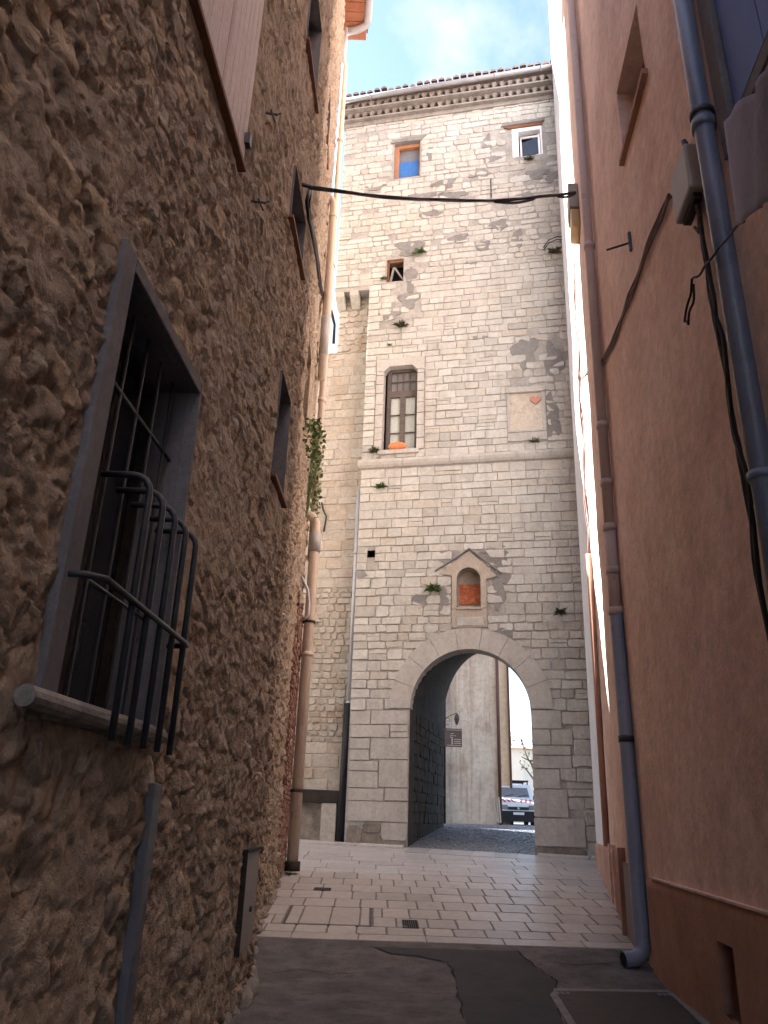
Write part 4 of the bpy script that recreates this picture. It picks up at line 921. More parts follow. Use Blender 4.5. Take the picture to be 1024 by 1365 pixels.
# top windows
def hwin(h, nm, dep, m, inner):
    r_ = MB(); a0, a1, b0, b1 = h
    r_.add([TW(a0, b0, .01), TW(a1, b0, .01), TW(a1, b1, .01), TW(a0, b1, .01), TW(a0, b0, -dep), TW(a1, b0, -dep), TW(a1, b1, -dep), TW(a0, b1, -dep)], [(0, 1, 5, 4), (1, 2, 6, 5), (2, 3, 7, 6), (3, 0, 4, 7)])
    o = r_.build(nm, m, tower); b = MB(); b.cub(TW, a0-.02, a1+.02, b0-.02, b1+.02, -dep-.06, -dep-.01); b.build('pane', inner, o); return o
w_ = hwin(TL_, 'window', .22, m_grey, m_ggrey); w_['label'] = 'orange framed window with bright blue lower pane'
a0, a1, b0, b1 = TL_; f_ = MB()
for (p, q, r_, s_) in ((a0+.0, a0+.13, b0, b1), (a1-.05, a1, b0, b1), (a0+.13, a1-.05, b1-.13, b1)): f_.cub(TW, p, q, r_, s_, -.225, -.10)
f_.build('frame', m_orangew, w_); g_ = MB(); g_.cub(TW, a0+.13, a1-.05, b0, b0+(b1-b0)*.56, -.222, -.18); g_.build('blue_pane', m_gblue, w_)
l_ = MB(); l_.prism(TW, [(a0-.15, b1+.03), (a1+.03, b1+.005), (a1+.22, b1+.2), (a0-.1, b1+.14)], -.05, .05); l_.build('lintel', m_grey, w_)
w_ = hwin(TR_, 'window', .35, m_white, m_dark); w_['label'] = 'white framed window with its sash standing open'
a0, a1, b0, b1 = TR_; f_ = MB()
for (p, q, r_, s_) in ((a0, a0+.20, b0, b1), (a1-.05, a1, b0, b1), (a0+.2, a1-.05, b1-.14, b1)): f_.cub(TW, p, q, r_, s_, -.2, .014)
f_.build('frame', m_white, w_)
sa = MB(); s0 = a0+.24; s1 = a1-.07
TS = lambda u, z, d: TW(u, z+.0*(u-s0), d-.25+.30*(u-s0))
for (p, q, r_, s_) in ((s0, s0+.06, b0+.02, b1-.22), (s1-.06, s1, b0+.02, b1-.3), (s0+.06, s1-.06, b0+.02, b0+.08), ): sa.cub(TS, p, q, r_, s_, 0, .04)
sa.prism(TS, [(s0, b1-.22), (s1, b1-.42), (s1, b1-.36), (s0, b1-.15)], 0, .04); sa.build('sash', m_white, w_)
g_ = MB(); g_.cub(TS, s0+.06, s1-.06, b0+.08, b1-.4, .01, .02); g_.build('sash_pane', m_gdark, w_)
l_ = MB(); l_.prism(TW, [(a0-.1, b1+.01), (a1+.02, b1+.01), (a1+.06, b1+.14), (a0-.3, b1+.12)], -.2, .05); l_.build('timber_lintel', m_brown, w_, bevel=.01)
l_ = MB(); l_.prism(TW, [(a0-.35, b1+.13), (a1+.1, b1+.145), (a1+.12, b1+.26), (a0-.3, b1+.25)], -.05, .07); l_.build('lintel', m_grey, w_, bevel=.01)
# small ruined opening
w_ = hwin(SO, 'small_opening', .4, m_dirt, m_dark); a0, a1, b0, b1 = SO; f_ = MB()
f_.prism(TW, [(a0+.06, b0), (a0+.12, b0), (a0+.23, b1-.25), (a0+.17, b1-.25)], -.12, -.06); f_.prism(TW, [(a0+.19, b1-.25), (a0+.26, b1-.25), (a1, b0+.1), (a1, b0+.03)], -.12, -.065); f_.build('broken_stay', m_sill, w_)
f_ = MB(); f_.prism(TW, [(a0, b0), (a0+.05, b0), (a0+.07, b1), (a0, b1)], -.1, -.02); f_.prism(TW, [(a0, b1-.1), (a1, b1-.1), (a1, b1), (a0, b1)], -.1, -.02); f_.build('frame', m_brown, w_)
w_ = hwin(SQ, 'putlog_hole', .3, m_dark, m_dark)
# shrine niche above the arch
sn = MB(); a0, a1, b0, b1 = NI; uc = (a0+a1)/2; rr = (a1-a0)/2; zs2 = b1-rr
archp = [(uc-rr*math.cos(math.pi*k/12), zs2+rr*math.sin(math.pi*k/12)) for k in range(13)]
poly_l = [(NB[0], b0-.02), (a0, b0-.02)]+archp[:7]+[(gx0, gz0-.05), (gl0+.12, gzl-.04), (NB[0], gzl-.12)]
poly_r = [(a1, b0-.02), (NB[1], b0-.02), (NB[1], gzr-.12), (gr0-.12, gzr-.04), (gx0, gz0-.05)]+archp[6:]
sn.prism(TW, poly_l, -.02, .05); sn.prism(TW, poly_r, -.02, .05); sn.cub(TW, NB[0], NB[1], NB[2]+.02, b0-.022, -.02, .042)
niche = sn.build('shrine_niche', m_niche, tower)
b = MB(); vs = [TW(u, z, d) for d in (.03, -.34) for u, z in [(a0, b0)]+archp+[(a1, b0)]]; m_ = len(archp)+2
b.add(vs, [(i, i+1, m_+i+1, m_+i) for i in range(m_-1)]+[(m_-1, 0, m_, 2*m_-1), tuple(range(m_, 2*m_))]); b.build('niche_hollow', m_niche, niche)
b = MB(); b.cub(TW, a0+.04, a1-.04, b0+.17, zs2-.05, -.335, -.31); b.build('painted_panel', m_rust, niche)
b = MB(); b.cub(TW, a0-.02, a1+.03, b0-.06, b0-.003, -.3, .075); b.build('ledge', m_niche, niche, bevel=.008)
b = MB(); q = rec(609, 645, 823, 835); b.cub(TW, *q, 0, .06); b.build('white_block', m_smooth, niche, bevel=.01)
b = MB()
for (p0, p1) in (((gl0, gzl), (gx0, gz0)), ((gx0, gz0), (gr0, gzr))):
    (x0, z0), (x1, z1) = p0, p1; b.prism(TW, [(x0, z0), (x1, z1), (x1, z1+.04), (x0, z0+.04)], -.02, .08)
b.build('gable_slab', m_grey, niche, bevel=.01)
# carved plaque
b = MB(); a0, a1, b0, b1 = PQ; fw_ = .07
b.prism(TW, [(a0, b1-.17), (a1, b1-.17), (a1+.02, b1), (a0-.02, b1)], -.02, .09); b.cub(TW, a0, a0+fw_, b0+.32, b1-.17, -.02, .055); b.cub(TW, a1-fw_-.04, a1-.0, b0+.32, b1-.17, -.02, .055); b.cub(TW, a0, a1, b0+.26, b0+.32, -.02, .06); b.cub(TW, a0, a1, b0, b0+.26, -.02, .04)
pq = b.build('plaque', m_smooth, tower, bevel=.012)
b = MB(); A_ = lines(a0+fw_, a1-fw_-.04, .03); B_ = lines(b0+.32, b1-.17, .03); AAp, BBp = np.meshgrid(A_, B_); dp = .006+sst(.42, .62, fbm(AAp*3.1, BBp*3.1, 44, 3))*.035
V, F, _, _ = grid(lambda a, b, d: (TC[0]+EX[0]*a+NF[0]*d, TC[1]+EX[1]*a+NF[1]*d, b), A_, B_, [], dp); mk('relief', V, F, m_plaque, pq, None, None, True)
hu, hz = tw(714, 534); b = MB(); hp_ = []
for k in range(28):
    t = 2*math.pi*k/28; hp_.append((hu+.0095*16*math.sin(t)**3, hz+.0095*(13*math.cos(t)-5*math.cos(2*t)-2*math.cos(3*t)-math.cos(4*t))))
b.prism(TW, hp_, -.01, .06); b.build('heart', m_heart, pq, bevel=.01)
# two-row tile cornice, gutter and roof
gn = MB(); ZG = ZT-.05
bdm = MB()
for r_, (z0, z1, d) in enumerate(((ZG, ZG+.16, .06), (ZG+.16, ZG+.22, .20), (ZG+.46, ZG+.52, .36))): bdm.cub(TW, UT-.05-d*.5, UR, z0, z1, -.1, d)
cbk = MB(); cbk.cub(TW, UT-.08, UR, ZG+.22, ZG+.46, -.1, .02); cbk.cub(TW, UT-.1, UR, ZG+.52, ZG+.78, -.1, .16); cbk.build('cornice_back', m_dark, tower)  # near-black backing stands in for the shade inside the tile hollows
for r_, (z0, d) in enumerate(((ZG+.225, .22), (ZG+.525, .38))):
    u = UT-.06
    while u < UR:
        w_ = .20; seg = 8; wd = random.uniform(.9, 1.1)
        ring = [(u+w_/2-w_/2*math.cos(math.pi*k/seg), z0+.19*wd*math.sin(math.pi*k/seg)) for k in range(seg+1)]
        inn = [(u+w_/2-(w_/2-.022)*math.cos(math.pi*k/seg), z0+(.19*wd-.022)*math.sin(math.pi*k/seg)) for k in range(seg, -1, -1)]
        dj = d+random.uniform(-.02, .015)
        gn.prism(TW, ring+inn, 0, dj)
        bdm.prism(TW, [(u+w_-.004, z0-.005), (u+w_+.064, z0-.005), (u+w_+.10, z0+.235), (u+w_-.04, z0+.235), (u+w_-.012, z0+.12)], 0, dj-.03)
        u += w_+.06
bdm.build('cornice', m_corn, tower); gn.build('cornice_tile', m_corn2, tower)
gu = MB(); gu.tube([TW(UT-.15, ZG+.72, .52), TW(UR, ZG+.90, .52)], .085, 12); gu.build('gutter', m_zincd, tower, True)
for px in (466, 540, 624, 704):
    pass
for u in (UT-.15, -3.1, -1.1, 1.1, 2.6):
    b = MB(); z_ = ZG+.72+.18*(u-UT)/(UR-UT); b.tube([TW(u-.02, z_, .52), TW(u+.02, z_, .52)], .10, 12); b.build('gutter_joint', m_zincd, tower, True)
rt = MB(); u = UT-.15
while u < UR:
    zq = ZG+.95+.18*(u-UT)/(UR-UT)+random.uniform(-.07, .05); k = random.uniform(0, .05)
    for row in range(5):
        L0, L1 = -row*1.05-.0, -row*1.05-1.12
        mp_ = lambda a, b, d: TW(a, b, d)
        seg = 6; cs = []
        for (dd, zz) in ((.50+L0+k, zq+.30*(-L0)), (.44+L1+k, zq+.30*(-L1)+.02)):
            cs.append([TW(u+.1-.1*math.cos(math.pi*i/seg), zz+.10*math.sin(math.pi*i/seg), dd) for i in range(seg+1)])
        rt.add(cs[0]+cs[1], [(i, i+1, seg+2+i, seg+1+i) for i in range(seg)]+[tuple(range(seg+1))])
    u += .245
rt.build('roof_tile', m_tile, tower, False)
b = MB(); b.add([TW(UT-.2, ZG+.76, .45), TW(UR, ZG+.94, .45), TW(UR, ZG+2.6, -TD), TW(UT-.2, ZG+2.4, -TD)], [(0, 1, 2, 3)]); b.build('roof', m_tile, tower)
# corbels under the projecting part
for u in (UT+.15, UT+.62):
    b = MB(); b.prism(lambda a, z, d: TW(u+d, z, a), [(-.6, ZC-.45), (-.35, ZC-.42), (0.0, ZC-.15), (.03, ZC), (-.6, ZC)], -.14, .14); b.build('corbel', m_tower, tower, bevel=.015)
# rusty stubs and a hanger on the tower
b = MB(); u, z = tw(655, 258); b.tube([TW(u, z-.2, .06), TW(u, z+.55, .05)], .018, 6); b.tube([TW(u, z, -.02), TW(u, z, .07)], .014, 6); tag(b.build('cable_bracket', m_iron), 'thin upright iron bracket on the tower behind the overhead cable', 'bracket')
b = MB(); u, z = tw(738, 325)
for k in range(2): b.tube([TW(u-.3, z-.22+.1*k, .03), TW(u-.15, z-.05+.1*k, .12), TW(u+.1, z+.02+.1*k, .16), TW(u+.4, z+.0+.1*k, .1)], .014, 6)
tag(b.build('tower_cable', m_cable, None, True), 'pair of short drooping cables high on the right of the tower', 'cable')

# ================================================================== building joined to the tower's left
ADD = -.42
adj = thing('joined_house', 'lower weathered stone house joined to the left of the tower, half behind the drainpipe', 'house', TW(-5, .9, -3))
ZA = tw(452, 470, ADD)[1]
AP = lambda u, z, d=0: TW(u, z, d+ADD)
b = MB(); 
for q in ([AP(-22, 0), AP(UL, 0), AP(UL, ZA), AP(-22, ZA)], [AP(-22, 0), AP(-22, 0, -6), AP(-22, ZA, -6), AP(-22, ZA)], [AP(-22, 0, -6), AP(UL, 0, -6), AP(UL, ZA, -6), AP(-22, ZA, -6)], [AP(-22, ZA), AP(UL, ZA), AP(UL, ZA, -6), AP(-22, ZA, -6)]): b.add(q, [(0, 1, 2, 3)])  # unseen left run added to keep direct sun off the paving
m_adjm = mat('sandy_mortar', [(.31, .275, .235), (.37, .335, .295), (.43, .40, .36)], 1.6, .95, .6, 20, spots=((.36, .25, .14), 1.2, .56, .6))
b.build('mortar', m_adjm, adj); exc = []
b = MB(); z_ = .5
lz1 = tw(420, 1052, ADD)[1]; lz0 = tw(420, 1070, ADD)[1]
px0, px1 = tw(430, 1100, ADD)[0], tw(450, 1100, ADD)[0]
while z_ < ZA-.03:
    h_ = min(random.uniform(.13, .22) if 3.1 < z_ < 7.2 else random.uniform(.18, .34), ZA-z_)
    ru = 3.2 < z_ < 7.2
    u = -6.2
    while u < UL-.02:
        w_ = random.uniform(.16, .36) if ru else random.uniform(.35, .75); e = min(u+w_, UL)
        if not (lz0-.05 < z_+h_/2 < lz1+.05) and not (z_ < lz0) and random.random() < (.95 if ru else .93):
            b.stone(AP, u+.008+random.uniform(0, .02), e-.008-random.uniform(0, .02), z_+.008, z_+h_-.008-random.uniform(0, .02), .016 if not ru else .03, .014 if ru else .008, .16 if ru else .07, -.02, .014, .012)
        u = e
    z_ += h_
b.build('wall', m_adj, adj)
b = MB(); z_ = ZA-.02
TZ = tw(470, 398)[1]
while z_ < ZC-.1:   # rough strip between the house and the tower's overhang
    h_ = random.uniform(.16, .26); u = UT+.05
    while u < UL-.05:
        w_ = random.uniform(.18, .36); e = min(u+w_, UL-.01)
        if e-u > .07: b.stone(AP, u+.012, e-.012, z_+.01, z_+h_-.012, .03, .02, .3, -.3, .02, .015)
        u = e
    z_ += h_
b.cub(AP, UT+.06, UL, ZA-.05, ZC, -.4, .0); b.build('rough_wall', m_adj, adj)
b = MB(); u0 = tw(385, 1060, ADD)[0]; b.prism(AP, [(u0-.6, lz0), (UL-.02, lz0), (UL-.02, lz1-.04), (UL-.4, lz1-.02), (u0-.6, lz1+.0)], -.1, .22); b.build('lintel', m_beam, adj, bevel=.015)
b = MB(); b.cub(AP, px0, px1, .8, lz0-.003, -.1, .2); b.build('door_post', m_adj, adj, bevel=.012)
b = MB(); b.cub(AP, u0-.6, px0-.002, .8, lz0-.002, -.2, .02); b.build('recess', m_adj if False else m_dirt, adj)
for k in range(16):
    pass
b = MB(); q = tw(416, 815, ADD); b.prism(AP, [(q[0]-.35, q[1]-.3), (q[0]+.28, q[1]-.3), (q[0]+.05, q[1]+.05), (q[0]-.2, q[1]+.3)], 0, .06); b.build('tile_slip', m_niche, adj)
b = MB(); q = tw(434, 683, ADD); b.tube([AP(q[0]-.12, q[1]+.3, .04), AP(q[0]-.05, q[1]+.05, .07), AP(q[0]+.05, q[1]-.15, .06), AP(q[0], q[1]-.6, .05)], .022, 6); tag(b.build('wall_cable', m_cable, None, True), 'short loose black cable end hanging on the joined house beside the ivy', 'cable')
# pipes in the angle between it and the tower
up, zp = tw(474, 650, ADD+.15); 
P0 = TW(*tw(476.5, 655, ADD+.18), ADD+.18); P1 = TW(*tw(466, 938, ADD+.18), ADD+.18); P2 = TW(*tw(458, 1124, ADD+.18), ADD+.18); xv = TW(UL-.09, 0, ADD+.18)
o = thing('drainpipe', 'slim drainpipe in the tower corner, pale grey above and black below', 'drainpipe', (xv[0], xv[1], .95))
zj_ = P1[2]
b = MB(); b.tube([(xv[0], xv[1], P0[2]), (xv[0], xv[1], zj_)], .065, 12); b.build('upper_tube', m_zinc, o, True)
b = MB(); b.tube([(xv[0]-.03, xv[1]-.0, zj_), (xv[0]-.06, xv[1], .9)], .10, 12); b.build('lower_tube', m_black, o, True)
for z_ in (zj_+.02, 8.2): b = MB(); b.tube([(xv[0], xv[1], z_-.03), (xv[0], xv[1], z_+.03)], .085, 12); b.build('collar', m_zinc, o, True)

# ================================================================== overhead cable
Ya, za = lw(413, 250, .1); A0 = LW(Ya, za, .1); Yb, zb = rw(767, 256, .1); B0 = RW(Yb, zb, .1)
o = thing('overhead_cable', 'thick black cable strung across the lane from the stone house to the sunlit wall', 'cable', A0)
b = MB(); pts = []
def path(t): return Vector(A0).lerp(Vector(B0), t)-Vector((0, 0, .42*4*t*(1-t)*.5))
for j in range(3): b.tube([path(k/30)+Vector((0, 0.012*math.sin(k*.5+j*2.1), .014*math.cos(k*.5+j*2.1)+.012*math.sin(k*.55+j))) for k in range(31)], .019, 8)
b.build('strand', m_cable, o, True)
for t0, t1 in ((.6, .78), (.9, 1.0)):
    b = MB(); b.tube([path(t0+(t1-t0)*k/8)+Vector((0, 0, -.03-.05*math.sin(math.pi*k/8))) for k in range(9)], .022, 8); b.build('splice', m_cable, o, True)
b = MB(); b.tube([LW(Ya-.05, za+.02, -.05), LW(Ya, za, .14)], .025, 8); b.build('anchor_hook', m_iron, o)
dn = MB(); px_ = [(413, 250), (409, 268), (412, 292), (418, 320), (423, 350), (426, 380), (432, 402), (441, 415), (445, 432), (444, 458)]
for j in range(2): dn.tube([LW(*lw(x+j*1.2, y_, .06), .06+.01*j) for x, y_ in px_], .024, 8)
dn.build('wall_run', m_cable, o, True)

# ================================================================== plants
def tuft(label, pos, nrm, size, n=60, m=m_dry, droop=.3, seed=0, group='weeds in the masonry', name='wall_weed'):
    random.seed(seed); mb = MB(); P_ = Vector(pos); N_ = Vector(nrm).normalized(); S_ = N_.cross(Vector((0, 0, 1))).normalized()
    for k in range(n):
        a = random.uniform(-1.3, 1.3); el = random.uniform(-.4, 1.2); L_ = size*random.uniform(.4, 1)
        d = (N_*(.45+random.random()*.5)+S_*a*.9+Vector((0, 0, el))).normalized(); p0 = P_+S_*random.uniform(-.3, .3)*size; p1 = p0+d*L_*.6; p2 = p1+(d+Vector((0, 0, -droop*2))).normalized()*L_*.5
        wv = d.cross(Vector((random.uniform(-1, 1), random.uniform(-1, 1), random.uniform(-1, 1)))).normalized()*size*.07
        mb.ct = random.random(); mb.add([p0-wv*.4, p0+wv*.4, p1+wv, p2, p1-wv], [(0, 1, 2, 3, 4)])
    return tag(mb.build(name, m), label, 'weed', group)
TL = [((508, 650), .22, 'small weed on the tower wall just below the string course at left'), ((500, 603), .22, 'weed at the left foot of the tall leaded window'), ((535, 436), .30, 'wide dark weed tuft below the bare patch under the small broken opening'),
      ((560, 338), .26, 'weed tuft to the upper right of the small broken opening'), ((513, 373), .18, 'weed at the lower left of the small broken opening'), ((748, 818), .22, 'weed on the right of the tower level with the shrine niche'),
      ((578, 787), .30, 'dark weed under the left end of the niche gable'), ((713, 590), .20, 'weed on the ledge under the carved plaque'), ((740, 338), .26, 'weed on the tower below the two drooping cables'), ((519, 461), .12, 'tiny weed above the head of the tall leaded window'), ((706, 214), .22, 'weed below the open white window')]
for i, (p, s, lb) in enumerate(TL):
    u, z = tw(*p); tuft(lb, TW(u, z, .02), NF, s, 70 if s > .2 else 40, m_dry if i % 3 else m_leaf, .3, 10+i)
random.seed(77)
iv = MB()
for k in range(560):
    t = random.random(); px = 408+20*random.random()*(.5+.5*math.sin(math.pi*min(1, t*1.1)))+(4 if t > .4 else 0); py = 560+130*t
    Y_, z_ = lw(min(px, 428), py, .08)
    Y_ = min(Y_, 15.5); p = Vector(LW(Y_, z_, random.uniform(.02, .26)))+Vector((0, random.uniform(-.12, .12), random.uniform(-.12, .12))); s_ = random.uniform(.02, .075)
    a = Vector((random.uniform(-1, 1), random.uniform(-1, 1), random.uniform(-1, 1))).normalized(); b_ = a.cross(Vector((random.uniform(-1, 1), random.uniform(-1, 1), random.uniform(-1, 1)))).normalized()
    iv.ct = random.random(); iv.add([p-a*s_, p+b_*s_*.6, p+a*s_*1.2, p-b_*s_*.6], [(0, 1, 2, 3)])
for k in range(9):
    y0, z0 = lw(410, 690, .06); p = Vector(LW(min(y0, 15.3), z0, .03)); pts = [p]
    for j in range(8): p = p+Vector((random.uniform(-.02, .05), random.uniform(-.12, .10), .26)); p.x = max(p.x, float(xl(min(p.y, 15.5)))+.02); pts.append(p.copy())
    iv.ct = 0; iv.tube(pts, [.012-.001*j for j in range(9)], 4)
tag(iv.build('ivy', m_leaf), 'green creeper growing out of the stone wall behind the beige drainpipe', 'creeper')
# orange flowerpot on the tall window's sill
u, z = tw(530, 598, .02); b = MB(); vs = []; prf = [(.0, .05), (.20, .05), (.27, .14), (.26, .20), (.16, .27), (.0, .29)]
fp = MB(); rings = 16
for r_, h_ in prf: vs += [TW(u+r_*math.cos(2*math.pi*k/rings), BW[2]-.055+h_, -.05+.09+r_*.35*math.sin(2*math.pi*k/rings)) for k in range(rings)]
fp.add(vs, [(i*rings+k, i*rings+(k+1) % rings, (i+1)*rings+(k+1) % rings, (i+1)*rings+k) for i in range(len(prf)-1) for k in range(rings)])
tag(fp.build('flowerpot', m_pot, None, True), 'round orange pot on the sill of the tall leaded window', 'pot')

# ================================================================== beyond the passage
def PY(px, py, Y): d = ray(px, py); t = Y/d[1]; p = EYE+d*t; return Vector(p)
YF = 33.0
fh = thing('grey_house', 'stained grey house seen through the arch behind the sign', 'house', (3, YF+2, 1.4))
xa = PY(560, 1090, YF).x; xb = PY(667, 1090, YF).x; ZF = 11.0
nY = 33.9
b = MB(); b.add([(xa-28, YF-.8, 1), (xb, YF, 1), (xb, YF, ZF), (xa-28, YF-.8, ZF), (xb+.3, YF+8, 1), (xb+.3, YF+8, ZF), (xa-28, YF+8, 1), (xa-28, YF+8, ZF)], [(0, 1, 2, 3), (1, 4, 5, 2), (4, 6, 7, 5), (6, 0, 3, 7), (3, 2, 5, 7)]); b.build('wall', m_farw, fh)  # unseen left extension added to block the sun from the street
b = MB(); b.cub(lambda a, z, d: (a, YF-.2-d-.12*(xb-a), z), xa-.4, PY(592, 1090, YF).x, 1.2, 8, 0, .08); b.build('pale_pilaster', m_cream, fh)
b = MB(); b.cub(lambda a, z, d: (a, YF-.05-d-.1*(xb-a), z), xa-2, xb-.02, 8.28, 8.42, 0, .08); b.build('coping_band', m_white, fh)
x = xb-.0; b = MB(); b.tube([(xb, YF-.1, ZF), (xb, YF-.1, 1.4)], .07, 10); tag(b.build('drainpipe', m_maroon, None, True), 'maroon drainpipe between the grey and tan walls seen through the arch', 'drainpipe')
x = PY(592, 1090, YF-.5).x; b = MB(); b.tube([(x, YF-.75, ZF-2), (x, YF-.75, 1.4)], .05, 8); tag(b.build('drainpipe', m_black, None, True), 'thin black drainpipe beside the brown sign seen through the arch', 'drainpipe')
th = thing('tan_house', 'narrow strip of a tan house beyond the grey one, seen through the arch', 'house', (6, 44, 1.4))
YT = 41.; xc0 = PY(650, 1090, YT).x; xc1 = PY(682, 1090, YT).x
b = MB(); b.add([(xc0, YT, 1), (xc1, YT, 1), (xc1, YT, 13), (xc0, YT, 13), (xc1+.6, YT+9, 1), (xc1+.6, YT+9, 13)], [(0, 1, 2, 3), (1, 4, 5, 2)]); b.build('wall', m_tan, th)
b = MB(); b.tube([(xc1, YT-.1, 12.5), (xc1+.02, YT-.1, 1.4)], .06, 8); b.build('drainpipe', m_maroon, th, True)
# distant cream house with a low roof
ch_ = thing('cream_house', 'small pale house with a tiled roof far off through the arch', 'house', (14, 75, 1.4))
YD = 70.; p0 = PY(676, 1000, YD); p1 = PY(697, 1000, YD); p2 = PY(725, 1010, YD)
ze = PY(690, 998, YD).z
b = MB(); b.add([(p0.x, YD, 1), (p1.x, YD, 1), (p1.x, YD, ze), (p0.x, YD, ze), (p2.x+1.5, YD+3.5, 1), (p2.x+1.5, YD+3.5, ze-.0), (p0.x+1, YD+8, 1), (p0.x+1, YD+8, ze)], [(0, 1, 2, 3), (1, 4, 5, 2), (0, 3, 7, 6)]); b.build('wall', m_cream, ch_)
rv_ = MB(); rv_.add([(p0.x-.3, YD-.4, ze), (p1.x+.2, YD-.5, ze), (p2.x+2, YD+3.2, ze), (p0.x+1, YD+8, ze), ((p0.x+p1.x)/2+1, YD+4, ze+.75)], [(0, 1, 4), (1, 2, 4), (2, 3, 4), (3, 0, 4), (3, 2, 1, 0)]); rv_.build('roof', m_tile, ch_)
# signboard and wall lantern
sgY = YF-1.6; s0 = PY(593, 973, sgY); s1 = PY(616, 996, sgY)
sg = thing('signboard', 'square brown signboard with pale lettering hanging beyond the arch', 'sign', (s0.x, sgY, s1.z))
b = MB(); b.box(((s0.x+s1.x)/2, sgY, (s0.z+s1.z)/2), (s1.x-s0.x, .06, s0.z-s1.z)); b.build('board', m_sign, sg, bevel=.01)
W_ = s1.x-s0.x; H_ = s0.z-s1.z; b = MB()
for (fx0, fx1, fz0, fz1) in ((.34, .52, .76, .80), (.30, .50, .66, .69), (.52, .64, .64, .67), (.39, .46, .14, .56), (.30, .42, .56, .60), (.52, .94, .42, .46), (.54, .92, .30, .345), (.52, .94, .19, .235), (.12, .94, .07, .105)):
    b.box((s0.x+W_*(fx0+fx1)/2, sgY-.034, s1.z+H_*(fz0+fz1)/2), (W_*(fx1-fx0), .01, H_*(fz1-fz0)))
b.build('lettering', m_signw, sg)
b = MB(); b.tube([(s0.x, sgY, s0.z+.04), (s0.x-.05, YF-.4, s0.z+.04)], .025, 6); b.tube([(s0.x-.02, sgY, s0.z+.04), (s1.x, sgY, s0.z+.04)], .02, 6); b.build('bracket', m_iron, sg)
lp = PY(609, 960, sgY); ln = thing('wall_lantern', 'dark wall lantern on a scrolled bracket above the brown sign', 'lantern', (lp.x, sgY, lp.z-.3))
b = MB(); b.tube([(lp.x, sgY, lp.z+.26), (lp.x, sgY, lp.z+.18), (lp.x, sgY, lp.z+.05), (lp.x, sgY, lp.z-.18)], [.025, .08, .11, .045], 6); b.build('lamp_body', m_iron, ln)
b = MB(); b.tube([(lp.x, sgY, lp.z+.28), (lp.x-.3, sgY+.4, lp.z+.18), (lp.x-.6, YF-.5, lp.z-.1)], .014, 6); b.tube([(lp.x-.35, sgY+.4, lp.z+.0)]+[(lp.x-.38+.15*math.cos(a), sgY+.4, lp.z+.0+.15*math.sin(a)) for a in np.linspace(0, 5.5, 14)], .012, 6); b.build('bracket', m_iron, ln, True)
for k, (pxb, pxt, lb) in enumerate(((663, 658, 'leftmost of three poles leaning on the grey wall behind the white van'), (665, 662, 'middle of three poles leaning on the grey wall behind the white van'), (667.5, 665, 'rightmost of three poles leaning on the grey wall behind the white van'))):
    p = PY(pxb, 1097, YF-1.2); q = PY(pxt, 1066-k*1.5, YF-.15); b = MB(); b.tube([p, q], .03, 6); tag(b.build('leaning_pole', m_niche), lb, 'pole', 'poles leaning on the grey wall')

# works van facing the arch
YV = 39.5; vc = PY(691.5, 1090, YV); zg = zf(YV); W_ = 1.74
van = thing('parked_van', 'white works van with red and white chevrons parked beyond the arch', 'van', (vc.x, YV, zg))
va = R(3)
def VN(x, l_, z): return (vc.x+x*math.cos(va)+l_*math.sin(va), YV+l_*math.cos(va)-x*math.sin(va), zg+z)   # x across, l back from the nose
prof_ = [(.0, .42), (-.02, .62), (.02, .86), (.10, .98), (.85, 1.18), (.90, 1.20), (1.45, 1.80), (1.75, 1.90), (4.0, 1.88), (4.15, 1.66), (4.2, .45), (4.0, .20), (.1, .20)]
b = MB(); h = len(prof_)
secs = []
for x in (-W_/2, -W_/2+.07, W_/2-.07, W_/2):
    e = abs(x) > W_/2-.03; secs.append([VN(x*(1 if z < 1.1 else (1-.10*(z-1.1)/.7)), l_+(.05 if e else 0), z-(.03 if e and z > .5 else 0)) for l_, z in prof_])
vs = [p for s in secs for p in s]; b.add(vs, [(i*h+k, i*h+(k+1) % h, (i+1)*h+(k+1) % h, (i+1)*h+k) for i in range(3) for k in range(h)]+[tuple(range(h)), tuple(range(3*h, 4*h))[::-1]])
body = b.build('body', m_carw, van, bevel=.03)
def vplate(nm, m, x0, x1, pts, off, par=van):
    b = MB(); (l0, z0), (l1, z1) = pts; nx = Vector((z1-z0, l1-l0)).normalized() if False else None
    dl, dz = l1-l0, z1-z0; L_ = math.hypot(dl, dz); nl, nz_ = -dz/L_, dl/L_
    k0 = lambda z: 1-.10*max(0, z-1.1)/.7
    vs = [VN(x*k0(z), l_+nl*o_, z+nz_*o_) for o_ in (0, off) for (l_, z) in ((l0, z0), (l1, z1)) for x in (x0, x1)]
    b.add(vs, [(0, 1, 3, 2), (4, 6, 7, 5), (0, 4, 5, 1), (2, 3, 7, 6), (0, 2, 6, 4), (1, 5, 7, 3)]); return b.build(nm, m, par)
ws = vplate('windscreen', m_ggrey, -.70, .70, ((.96, 1.262), (1.38, 1.72)), .012)  # paler grey glass colour stands in for the sky's reflection
bm_ = MB(); 
vplate('bumper', m_black, -.86, .86, ((-.05, .14), (-.05, .62)), .05)
vplate('radiator_grille', m_black, -.5, .5, ((-.03, .67), (.0, .80)), .03)
